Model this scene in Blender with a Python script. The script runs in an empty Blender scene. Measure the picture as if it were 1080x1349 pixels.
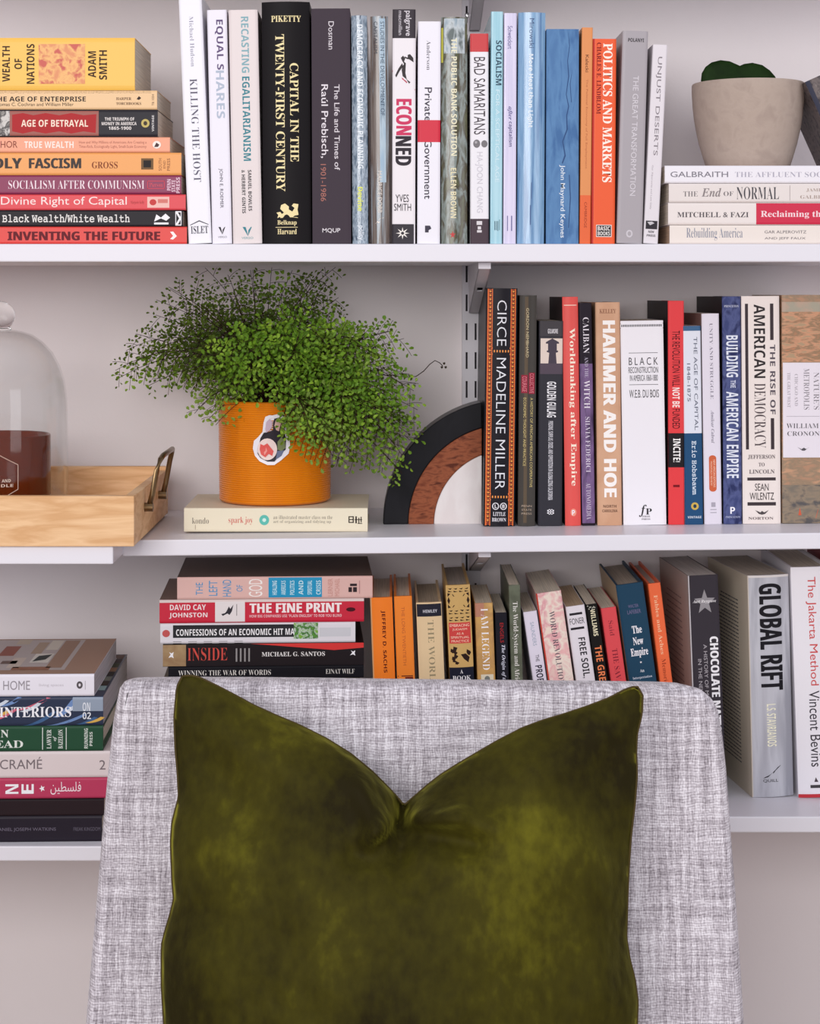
import bpy, bmesh, math, random
from mathutils import Vector, Matrix
random.seed(7)
SC = bpy.context.scene
COL = SC.collection
PI = math.pi

# ------------------------------------------------------------------ camera, light, exposure
F = 2362.0            # focal length in pixels of the 1080 x 1349 frame
VX, HY = 512.0, 388.0 # where the optical axis meets the frame
DC = 1.8              # camera to the front edge of the shelves
H = 1.2               # camera height
cam = bpy.data.cameras.new('camera'); camo = bpy.data.objects.new('camera', cam); COL.objects.link(camo)
cam.sensor_fit = 'HORIZONTAL'; cam.sensor_width = 36.0; cam.lens = 36.0 * F / 1080.0
cam.shift_x = (540 - VX) / 1080.0; cam.shift_y = -(674.5 - HY) / 1080.0
camo.location = (0, -DC, H); camo.rotation_euler = (PI / 2, 0, 0)
cam.clip_start = 0.05
SC.camera = camo
world = bpy.data.worlds.new('room_light'); SC.world = world; world.use_nodes = True
world.node_tree.nodes['Background'].inputs[0].default_value = (0.90, 0.91, 1.0, 1)
world.node_tree.nodes['Background'].inputs[1].default_value = 0.60
def area(name, loc, target, sx, sy, power, colr):
    l = bpy.data.lights.new(name, 'AREA'); l.shape = 'RECTANGLE'; l.size = sx; l.size_y = sy
    l.energy = power; l.color = colr
    o = bpy.data.objects.new(name, l); COL.objects.link(o); o.location = loc
    o.rotation_euler = (Vector(target) - Vector(loc)).to_track_quat('-Z', 'Y').to_euler()
    return o
area('window_light', (-0.75, -3.3, 1.9), (0.0, 0.1, 1.05), 2.0, 1.3, 64, (1.0, 0.975, 0.955))
area('side_window_light', (1.9, -2.8, 1.5), (0.0, 0.1, 1.1), 1.2, 1.4, 14, (0.95, 0.96, 1.0))
SC.view_settings.view_transform = 'Standard'; SC.view_settings.look = 'None'
SC.view_settings.gamma = 1.0; SC.view_settings.use_curve_mapping = False
SC.view_settings.exposure = 0.0

def s_(Y): return (DC + Y) / F
def X(px, Y=0.0): return (px - VX) * s_(Y)
def Z(py, Y=0.0): return H - (py - HY) * s_(Y)

# ------------------------------------------------------------------ materials
def lin(c):
    return tuple(((v / 255) / 12.92 if v <= 10 else ((v / 255 + 0.055) / 1.055) ** 2.4) for v in c) + (1.0,)
_mc = {}
def mat(c, rough=0.5, pat=None, sheen=0, metal=0, spec=0.28, coat=0, bump=None):
    key = (c, rough, pat, sheen, metal, spec, coat, bump)
    if key in _mc: return _mc[key]
    m = bpy.data.materials.new('paint_%d_%d_%d' % c); m.use_nodes = True
    nt = m.node_tree; b = nt.nodes['Principled BSDF']
    b.inputs['Base Color'].default_value = lin(c); b.inputs['Roughness'].default_value = rough
    b.inputs['Metallic'].default_value = metal
    b.inputs['Specular IOR Level'].default_value = spec if sum(c) > 270 else min(spec, 0.12)
    b.inputs['Coat Weight'].default_value = coat; b.inputs['Coat Roughness'].default_value = 0.15
    if sheen: b.inputs['Sheen Weight'].default_value = sheen
    if pat:   # (kind, other colours..., scale xyz, lo, hi)
        cols, sc, lo, hi = pat[0], pat[1], pat[2], pat[3]
        tc = nt.nodes.new('ShaderNodeTexCoord'); mp = nt.nodes.new('ShaderNodeMapping')
        mp.inputs['Scale'].default_value = sc
        nz = nt.nodes.new('ShaderNodeTexNoise'); nz.inputs['Scale'].default_value = 1.0
        nz.inputs['Detail'].default_value = 5; nz.inputs['Distortion'].default_value = 0.4
        rp = nt.nodes.new('ShaderNodeValToRGB'); e = rp.color_ramp.elements
        allc = (c,) + tuple(cols)
        e[0].position = lo; e[0].color = lin(allc[0]); e[1].position = hi; e[1].color = lin(allc[-1])
        for i in range(1, len(allc) - 1):
            q = e.new(lo + (hi - lo) * i / (len(allc) - 1)); q.color = lin(allc[i])
        nt.links.new(tc.outputs['Object'], mp.inputs['Vector']); nt.links.new(mp.outputs[0], nz.inputs['Vector'])
        nt.links.new(nz.outputs['Fac'], rp.inputs[0]); nt.links.new(rp.outputs[0], b.inputs['Base Color'])
    if bump:
        tc = nt.nodes.new('ShaderNodeTexCoord'); nz = nt.nodes.new('ShaderNodeTexNoise')
        nz.inputs['Scale'].default_value = bump[0]; nz.inputs['Detail'].default_value = 4
        bp = nt.nodes.new('ShaderNodeBump'); bp.inputs['Strength'].default_value = bump[1]
        bp.inputs['Distance'].default_value = 0.001
        nt.links.new(tc.outputs['Object'], nz.inputs['Vector']); nt.links.new(nz.outputs['Fac'], bp.inputs['Height'])
        nt.links.new(bp.outputs[0], b.inputs['Normal'])
    _mc[key] = m
    return m

def page_mat(c):
    key = ('page', c)
    if key in _mc: return _mc[key]
    m = bpy.data.materials.new('paper_edges'); m.use_nodes = True; nt = m.node_tree
    b = nt.nodes['Principled BSDF']; b.inputs['Roughness'].default_value = 0.85
    tc = nt.nodes.new('ShaderNodeTexCoord'); mp = nt.nodes.new('ShaderNodeMapping')
    mp.inputs['Scale'].default_value = (1500, 12, 12)
    nz = nt.nodes.new('ShaderNodeTexNoise'); nz.inputs['Scale'].default_value = 1; nz.inputs['Detail'].default_value = 2
    rp = nt.nodes.new('ShaderNodeValToRGB'); e = rp.color_ramp.elements
    e[0].position = 0.3; e[0].color = lin(tuple(int(v * 0.84) for v in c)); e[1].position = 0.65; e[1].color = lin(c)
    nt.links.new(tc.outputs['Object'], mp.inputs[0]); nt.links.new(mp.outputs[0], nz.inputs['Vector'])
    nt.links.new(nz.outputs['Fac'], rp.inputs[0]); nt.links.new(rp.outputs[0], b.inputs['Base Color'])
    _mc[key] = m
    return m

# ------------------------------------------------------------------ object helpers
def link(o, parent=None):
    COL.objects.link(o)
    if parent is not None: o.parent = parent
    return o
def tag(o, label=None, cat=None, group=None, kind=None):
    if label: o['label'] = label
    if cat: o['category'] = cat
    if group: o['group'] = group
    if kind: o['kind'] = kind
    return o
def thing(name, loc, label, cat, group=None, rot=(0, 0, 0)):
    o = bpy.data.objects.new(name, None); link(o); o.location = loc; o.rotation_euler = rot
    o.empty_display_size = 0.02
    return tag(o, label, cat, group)
def mesh(name, V, Fc, m, parent=None, smooth=False, loc=None):
    me = bpy.data.meshes.new(name); me.from_pydata([tuple(v) for v in V], [], Fc); me.update()
    me.materials.append(m)
    if smooth:
        for p in me.polygons: p.use_smooth = True
    o = bpy.data.objects.new(name, me); link(o, parent)
    if loc: o.location = loc
    return o
class MB:
    def __init__(s): s.V = []; s.F = []
    def add(s, V, Fc):
        n = len(s.V); s.V += [tuple(v) for v in V]; s.F += [tuple(i + n for i in f) for f in Fc]
    def box(s, x0, x1, y0, y1, z0, z1):
        s.add([(x0,y0,z0),(x1,y0,z0),(x1,y1,z0),(x0,y1,z0),(x0,y0,z1),(x1,y0,z1),(x1,y1,z1),(x0,y1,z1)],
              [(0,3,2,1),(4,5,6,7),(0,1,5,4),(1,2,6,5),(2,3,7,6),(3,0,4,7)])
    def tube(s, P, R, n=8, cap=True):
        P = [Vector(p) for p in P]; rings = []
        if not hasattr(R, '__len__'): R = [R] * len(P)
        up = Vector((0.13, 0.31, 0.94)); base = len(s.V)
        for i, p in enumerate(P):
            d = (P[min(i + 1, len(P) - 1)] - P[max(i - 1, 0)]).normalized()
            a = d.cross(up)
            if a.length < 1e-3: a = d.cross(Vector((1, 0, 0)))
            a.normalize(); b = d.cross(a)
            for k in range(n):
                t = 2 * PI * k / n; s.V.append(tuple(p + (a * math.cos(t) + b * math.sin(t)) * R[i]))
        for i in range(len(P) - 1):
            for k in range(n):
                s.F.append((base + i * n + k, base + i * n + (k + 1) % n, base + (i + 1) * n + (k + 1) % n, base + (i + 1) * n + k))
        if cap:
            s.F.append(tuple(base + k for k in range(n))[::-1]); e = base + (len(P) - 1) * n
            s.F.append(tuple(e + k for k in range(n)))
    def lathe(s, prof, cx=0, cy=0, n=64, closed=False):
        base = len(s.V); m = len(prof)
        for (r, z) in prof:
            for k in range(n):
                t = 2 * PI * k / n; s.V.append((cx + r * math.cos(t), cy + r * math.sin(t), z))
        for i in range(m if closed else m - 1):
            j = (i + 1) % m
            for k in range(n):
                s.F.append((base + i * n + k, base + i * n + (k + 1) % n, base + j * n + (k + 1) % n, base + j * n + k))
    def build(s, name, m, parent=None, smooth=False): return mesh(name, s.V, s.F, m, parent, smooth)
def bevel(o, w, seg=2):
    md = o.modifiers.new('bevel', 'BEVEL'); md.width = w; md.segments = seg; md.limit_method = 'ANGLE'
    return o
def smooth_angle(o, deg=40):
    for p in o.data.polygons: p.use_smooth = True
    bm = bmesh.new(); bm.from_mesh(o.data)
    bmesh.ops.recalc_face_normals(bm, faces=bm.faces)
    for e in bm.edges:
        if len(e.link_faces) == 2 and e.calc_face_angle(0) > math.radians(deg): e.smooth = False
    bm.to_mesh(o.data); bm.free()
    return o

# ------------------------------------------------------------------ lettering
FONTS = {'R': (None, 0), 'r': (None, 0.006), 'B': (0x1D5D4, 0), 'b': (0x1D5D4, 0.0), 'S': (0x1D400, 0), 's': (0x1D400, -0.012),
         'I': (0x1D468, 0), 'M': (0x1D670, 0.012), 't': (None, -0.01), 'F': (0x1D400, 0.008)}
DIG = {0x1D5D4: 0x1D7EC, 0x1D400: 0x1D7CE, 0x1D670: 0x1D7F6, 0x1D468: None}
def conv(s, b):
    if b is None: return s
    o = ''
    for ch in s:
        if 'A' <= ch <= 'Z': o += chr(b + ord(ch) - 65)
        elif 'a' <= ch <= 'z': o += chr(b + 26 + ord(ch) - 97)
        elif ch.isdigit() and DIG.get(b): o += chr(DIG[b] + ord(ch) - 48)
        else: o += ch
    return o
JOBS = []   # (text, font, material, name, parent, mapper)  all lettering is meshed in one go at the end
def text(body, font, m, name, parent, mapper): JOBS.append((body, font, m, name, parent, mapper))
def flush_text():
    objs = []; cache = {}
    for j in JOBS:
        k = (j[0], j[1])
        if k in cache: continue
        cu = bpy.data.curves.new('lettering_source', 'FONT'); b, off = FONTS[j[1]]
        cu.body = conv(j[0], b); cu.offset = off; cu.size = 1; cu.resolution_u = 3
        o = bpy.data.objects.new('lettering_source', cu); COL.objects.link(o); cache[k] = o; objs.append(o)
    bpy.context.view_layer.update()
    dg = bpy.context.evaluated_depsgraph_get(); data = {}
    for k, o in cache.items():
        me = bpy.data.meshes.new_from_object(o.evaluated_get(dg))
        V = [v.co.copy() for v in me.vertices]; Fc = [tuple(p.vertices) for p in me.polygons]
        if V:
            x0 = min(v.x for v in V); x1 = max(v.x for v in V); y0 = min(v.y for v in V); y1 = max(v.y for v in V)
            data[k] = ([((v.x - x0) / max(x1 - x0, 1e-6), (v.y - y0) / max(y1 - y0, 1e-6)) for v in V], Fc)
        bpy.data.meshes.remove(me)
    for o in objs:
        cu = o.data; bpy.data.objects.remove(o); bpy.data.curves.remove(cu)
    for body, font, m, name, parent, mapper in JOBS:
        if (body, font) not in data: continue
        UV, Fc = data[(body, font)]
        if parent.get('_curved'):      # cut the letters into strips so that they follow the rounded spine
            across = abs(mapper(1, 0)[0] - mapper(0, 0)[0]) > abs(mapper(0, 1)[0] - mapper(0, 0)[0])
            bm = bmesh.new(); vs = [bm.verts.new((u, v, 0)) for u, v in UV]
            for f in Fc:
                try: bm.faces.new([vs[i] for i in f])
                except ValueError: pass
            for k in range(1, 7):
                co = (k / 7, 0, 0) if across else (0, k / 7, 0); no = (1, 0, 0) if across else (0, 1, 0)
                bmesh.ops.bisect_plane(bm, geom=bm.verts[:] + bm.edges[:] + bm.faces[:], plane_co=co, plane_no=no)
            bm.verts.index_update()
            UV = [(v.co.x, v.co.y) for v in bm.verts]; Fc = [tuple(v.index for v in f.verts) for f in bm.faces]; bm.free()
        mesh(name, [mapper(u, v) for u, v in UV], Fc, m, parent)
    for o in SC.objects:
        if '_curved' in o: del o['_curved']

# ------------------------------------------------------------------ books
def book_body(root, L, T, W, col, hard=False, bulge=None, rough=0.4, pat=None, pages=(236, 224, 206), top_cover=None, coat=0, n=24):
    c = 0.0024 if hard else 0.0006
    c = min(c, T * 0.2)
    b = bulge if bulge is not None else (min(0.0045, T * 0.13) if hard else min(0.0012, T * 0.06))
    flat = 0.0 if b >= 0.0019 else 0.78       # flat spines are only rounded at their edges
    def sy(t):
        q = abs(2 * t / T - 1)
        return b * (max(0.0, q - flat) / (1 - flat)) ** 2
    sy.curved = flat == 0.0
    out = [(0, W)] + [(T * k / n, sy(T * k / n)) for k in range(n + 1)] + [(T, W)]
    inn = [(T - c, W), (T - c, b + c), (c, b + c), (c, W)]
    P = out + inn; k = len(P)
    V = [(x, y, 0) for x, y in P] + [(x, y, L) for x, y in P]
    Fc = [(i, (i + 1) % k, (i + 1) % k + k, i + k) for i in range(k)] + [tuple(range(k))[::-1], tuple(range(k, 2 * k))]
    cv = mesh('cover', V, Fc, mat(col, rough, pat, coat=coat), root)
    bm = bmesh.new(); bm.from_mesh(cv.data); bmesh.ops.recalc_face_normals(bm, faces=bm.faces); bm.to_mesh(cv.data); bm.free()
    ins = 0.0035 if hard else 0.0004
    pg = MB(); pg.box(c, T - c, b + c, W - (0.004 if hard else 0.0006), ins, L - ins)
    pg.build('pages', page_mat(pages), root)
    return sy
def book_marks(root, L, T, sy, items, a2s):
    eps = 0.00012; first = True
    def pt(s, t, e): t = min(max(t, 0), T); return (t, sy(t) - e, L - s)
    for it in items:
        eps += 0.00002
        kind = it[0]
        if kind == 't':
            root['_curved'] = 1 if sy.curved else 0
            body, font, colr, a0, a1, f0, f1 = it[1:8]; across = len(it) > 8 and it[8] == 'x'
            s0, s1 = a2s(a0), a2s(a1); t0, t1 = f0 * T, f1 * T; e = eps
            if across: mp = lambda u, v, s0=s0, s1=s1, t0=t0, t1=t1, e=e: pt(s1 - v * (s1 - s0), t0 + u * (t1 - t0), e)
            else: mp = lambda u, v, s0=s0, s1=s1, t0=t0, t1=t1, e=e: pt(s0 + u * (s1 - s0), t0 + v * (t1 - t0), e)
            if font == 'b' and not across:      # extra heavy face: struck twice, slightly apart
                dl = (s1 - s0) / len(body) * .1
                text(body, 'B', mat(colr, 0.45), 'lettering', root, lambda u, v, s0=s0, s1=s1, t0=t0, t1=t1, e=e, dl=dl: pt(s0 + dl + u * (s1 - s0 - dl), t0 + v * (t1 - t0), e + .00001))
                s1 -= dl
                mp = lambda u, v, s0=s0, s1=s1, t0=t0, t1=t1, e=e: pt(s0 + u * (s1 - s0), t0 + v * (t1 - t0), e)
            text(body, font, mat(colr, 0.45), 'title' if first else 'lettering', root, mp); first = False
        elif kind == 'b':   # printed band or panel
            colr, a0, a1, f0, f1 = it[1:6]; s0, s1 = max(0, a2s(a0)), min(L, a2s(a1)); t0, t1 = f0 * T, f1 * T; N = 24
            V = []; Fc = []
            for i in range(N + 1):
                t = t0 + (t1 - t0) * i / N; V += [pt(s0, t, eps), pt(s1, t, eps)]
            for i in range(N): Fc.append((2 * i, 2 * i + 1, 2 * i + 3, 2 * i + 2))
            mm = mat(colr, 0.45) if len(it) < 7 else mat(colr, 0.45, it[6])
            mesh('printed_panel', V, Fc, mm, root)
        elif kind == 'o':
            colr, a0, a1, f0, f1 = it[1:6]; sc, tc = a2s((a0 + a1) / 2), (f0 + f1) / 2 * T
            rs, rt = abs(a2s(a1) - a2s(a0)) / 2, (f1 - f0) / 2 * T
            V = [pt(sc + rs * math.cos(2 * PI * k / 20), tc + rt * math.sin(2 * PI * k / 20), eps) for k in range(20)]
            mesh('emblem', V, [tuple(range(20))], mat(colr, 0.45), root)
        elif kind == 'p':
            colr, pts = it[1:3]
            V = [pt(a2s(a), f * T, eps) for a, f in pts]; mesh('emblem', V, [tuple(range(len(V)))], mat(colr, 0.45), root)
        elif kind == 'q':   # many small printed quads in one mesh: (colour, [(a0,a1,f0,f1)...], name)
            colr, qs = it[1:3]; mb = MB()
            for a0, a1, f0, f1 in qs:
                mb.add([pt(a2s(a0), f0 * T, eps), pt(a2s(a0), f1 * T, eps), pt(a2s(a1), f1 * T, eps), pt(a2s(a1), f0 * T, eps)], [(0, 1, 2, 3)])
            o_ = mb.build(it[3] if len(it) > 3 else 'printed_pattern', mat(colr, 0.45), root)
            if len(qs) > 4: o_['kind'] = 'stuff'
        elif kind == 'z':   # a list of polygons in one mesh
            colr, pl = it[1:3]; mb = MB()
            for P in pl: mb.add([pt(a2s(a), f * T, eps) for a, f in P], [tuple(range(len(P)))])
            o_ = mb.build(it[3] if len(it) > 3 else 'emblem', mat(colr, 0.45), root)
            if len(pl) > 4: o_['kind'] = 'stuff'

def star(a, f, ra, rf, n=5, inner=0.42, rot=0):
    return [(a - (ra if k % 2 == 0 else ra * inner) * math.cos(PI * k / n + rot), f + (rf if k % 2 == 0 else rf * inner) * math.sin(PI * k / n + rot)) for k in range(2 * n)]

def side_cover(colr, then=None):   # the back cover has its own colour
    def f(root, L, T, W):
        mesh('back_cover', [(-.0001, .0015, 0), (-.0001, W, 0), (-.0001, W, L), (-.0001, .0015, L)], [(0, 3, 2, 1)], mat(colr, .5), root)
        if then: then(root, L, T, W)
    return f
def front_panel(colr):
    def f(root, L, T, W):
        mesh('front_cover', [(T + .0001, .0012, L), (T + .0001, W, L), (T + .0001, W, 0), (T + .0001, .0012, 0)], [(0, 1, 2, 3)], mat(colr, .5), root)
    return f
SLOPE = 0.01056
def shelf_mid(x): return Z(711.7) + (x - X(161)) * SLOPE
def shelf_top(x): return Z(321.3)
def shelf_low(x): return Z(1076)
def vbook(shelf, x0, x1, xt, yt, yb, Y, col, items, label, group, W=0.15, yaw=0, gap=0.0004, zbase=None, extra=None, **kw):
    lean = math.atan2(xt - x0, yb - yt)
    if gap is None: gap = 0
    s = s_(Y); T = (x1 - x0) * s * math.cos(lean) - gap; L = (yb - yt) * s / math.cos(lean)
    if -math.sin(lean) < (SLOPE if shelf is shelf_mid else 0):   # rests on its right edge
        xr = X(x1, Y); zr = shelf(xr) if zbase is None else zbase
        ox = xr - T * math.cos(lean); oz = zr + T * math.sin(lean)
    else:
        ox = X(x0, Y); oz = shelf(ox) if zbase is None else zbase
    root = thing('book', (ox, Y, oz + 0.0002), label, 'book', group, (0, lean, yaw))
    sy = book_body(root, L, T, W, col, **kw)
    book_marks(root, L, T, sy, items, lambda a: (a - yt) / (yb - yt) * L)
    if extra: extra(root, L, T, W)
    return root
def hstack(specs, Y, zbase, group, yaw=0, W=0.15):
    """books lying flat, listed from the bottom up: (xl, xr, thickness px, colour, items, label, options)"""
    z = zbase
    for sp in specs:
        xl, xr, tp, col, items, label = sp[:6]; kw = dict(sp[6]) if len(sp) > 6 else {}
        yw = kw.pop('yaw', yaw); Yb = kw.pop('Y', Y); Wb = kw.pop('W', W); ex = kw.pop('extra', None); s = s_(Yb)
        L = (xr - xl) * s; T = tp * s
        root = thing('book', (X(xr, Yb), Yb, z + 0.0002), label, 'book', group, (0, -PI / 2, yw))
        sy = book_body(root, L, T - 0.0004, Wb, col, **kw)
        book_marks(root, L, T - 0.0004, sy, items, lambda a: (a - xl) / (xr - xl) * L)
        if ex: ex(root, L, T - 0.0004, Wb)
        z += T
    return z

# ------------------------------------------------------------------ the setting
YW = 0.25
wall_m = mat((234, 226, 227), 0.9, (((229, 221, 222),), (3, 3, 3), 0.35, 0.65), bump=(260, 0.12))
w = MB(); w.box(-2.2, 2.2, YW, YW + 0.1, 0, 2.6); tag(w.build('wall_back', wall_m), kind='structure')
fl = MB(); fl.box(-2.2, 2.2, -3.5, YW, -0.05, 0); tag(fl.build('floor', mat((150, 120, 92), 0.45, (((128, 98, 72),), (2, 14, 2), 0.35, 0.65))), kind='structure')
bb = MB(); bb.box(-2.2, 2.2, YW - 0.015, YW, 0, 0.09); tag(bb.build('baseboard_back', mat((232, 228, 230), 0.5)), kind='structure')

white = mat((232, 229, 236), 0.35, bump=(90, 0.05))
def shelf(name, x0, x1, y0, y1, ztop, th, label, slope=0):
    mb = MB(); mb.box(x0, x1, y0, y1, -th, 0)
    o = mb.build(name, white); o.location = (0, 0, ztop)
    if slope:
        for v in o.data.vertices: v.co.z += (v.co.x - X(161)) * slope
    bevel(o, 0.0012, 2)
    return tag(o, label, 'shelf', 'white wall shelves')
TH = 0.0172
shelf('wall_shelf', -0.95, 0.95, 0, YW, Z(321.3), Z(321.3) - Z(345), 'long white shelf carrying the top row of books')
shelf('wall_shelf', X(161.5), 0.95, 0, YW, Z(711.7), Z(711.7) - Z(733), 'white shelf under the fern and the arched bookend', SLOPE)
shelf('wall_shelf', X(161.5), 0.95, 0, YW, Z(1076), Z(1076) - Z(1097), 'white shelf behind the armchair, under the leaning paperbacks')
shelf('wall_shelf', -0.95, 0.95, 0, YW, H + 0.3525 + TH, TH, 'topmost white shelf, just above the frame')
YL = -0.065
shelf('wall_shelf', -0.95, X(149, YL), YL, YW, Z(719.5, YL), Z(719.5, YL) - Z(743.4, YL), 'deeper white shelf at the left, under the wooden tray')
shelf('wall_shelf', -0.95, X(149, YL), YL, YW, Z(1115, YL), Z(1115, YL) - Z(1134.5, YL), 'deeper white shelf at lower left, under the large design books')

# slotted wall rail and its brackets
metal = mat((214, 210, 217), 0.38, metal=0.0)
YR = YW - 0.012
def rail(xc, label):
    x0, x1 = xc - 0.0102, xc + 0.0102
    root = thing('shelf_rail', (xc, YW, 0.55), label, 'rail', 'slotted shelf rails')
    mb = MB(); z0, z1 = 0.0, 1.25
    cols = [(-0.0102, -0.0062), (-0.0040, 0.0040), (0.0062, 0.0102)]
    for a, b in cols: mb.box(a, b, -0.012, -0.0108, z0, z1)
    zs = z0; p = 0.0328; off = (Z(475, YR) - 0.55) % p
    for a, b in ((-0.0062, -0.0040), (0.0040, 0.0062)):
        z = z0
        k = 0
        while True:
            c = off + k * p
            if c > z1 - 0.02: break
            if c - 0.0095 > z: mb.box(a, b, -0.012, -0.0108, z, c - 0.0095)
            z = c + 0.0095; k += 1
        mb.box(a, b, -0.012, -0.0108, z, z1)
    mb.box(-0.0102, -0.009, -0.0108, 0, z0, z1); mb.box(0.009, 0.0102, -0.0108, 0, z0, z1)
    mb.build('channel', metal, root)
    bk = MB(); bk.box(-0.009, 0.009, -0.002, -0.0005, z0, z1); bk.build('slot_shade_plate', mat((70, 66, 72), 0.7), root)  # dark-coloured sheet stands in for the shade inside the slots
    sc = MB()
    for zz in (Z(20, YR) - 0.55, Z(590, YR) - 0.55): sc.lathe([(0.0001, 0.0014), (0.002, 0.0012), (0.003, 0)], n=16)
    o = sc.build('screw', mat((210, 208, 212), 0.25, metal=1), root); o.rotation_euler = (PI / 2, 0, 0); o.location = (-0.004, -0.012, Z(20, YR) - 0.55)
    return root
rail(X(620.5, YR), 'pale grey slotted rail screwed to the wall beside the tall black and orange book')
def bracket(xc, zs, label, front=0.0065, drop=0.053):
    root = thing('shelf_bracket', (xc, YR, zs), label, 'bracket', 'shelf brackets on the rail')
    y1 = -(YR - 0.016)
    for sx in (-0.0062, 0.0052):
        mb = MB(); P = [(0, 0), (0, -drop), (-0.010, -drop), (y1, -front), (y1, 0)]
        V = [(sx, y, z) for y, z in P] + [(sx + 0.001, y, z) for y, z in P]; n = 5
        mb.add(V, [tuple(range(n)), tuple(range(n, 2 * n))[::-1]] + [(i, i + n, (i + 1) % n + n, (i + 1) % n) for i in range(n)])
        mb.build('side_plate', metal, root)
    mb = MB(); mb.box(-0.0062, 0.0062, y1 - 0.001, y1, -front, 0)      # front flange, then the sloping underside with its hole
    mb.build('front_lip', metal, root)
    mb = MB()
    def q(t, x0, x1, t2):
        a = (-0.010 + (y1 + 0.010) * t, -drop + (drop - front) * t); b = (-0.010 + (y1 + 0.010) * t2, -drop + (drop - front) * t2)
        mb.add([(x0, a[0], a[1]), (x1, a[0], a[1]), (x1, b[0], b[1]), (x0, b[0], b[1]), (x0, a[0], a[1] + .001), (x1, a[0], a[1] + .001), (x1, b[0], b[1] + .001), (x0, b[0], b[1] + .001)],
               [(0,3,2,1),(4,5,6,7),(0,1,5,4),(1,2,6,5),(2,3,7,6),(3,0,4,7)])
    q(0, -0.0062, 0.0062, 0.52); q(0.52, -0.0062, -0.003, 0.6); q(0.52, 0.003, 0.0062, 0.6); q(0.6, -0.0062, 0.0062, 1.0)
    mb.build('underside_plate', metal, root)
    return root
XB = X(624.5, YR)
bracket(XB, Z(345) - 0.0003, 'grey metal bracket under the long top shelf, above the black and orange book')
bracket(XB, shelf_mid(XB) - (Z(711.7) - Z(733)) - 0.0003, 'grey metal bracket under the middle shelf, behind the leaning paperbacks')
bracket(XB, H + 0.3522, 'grey metal bracket at the top edge of the photograph, behind the standing books')
bracket(XB, Z(1097) - 0.0003, 'grey metal bracket hidden behind the armchair back')

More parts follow.
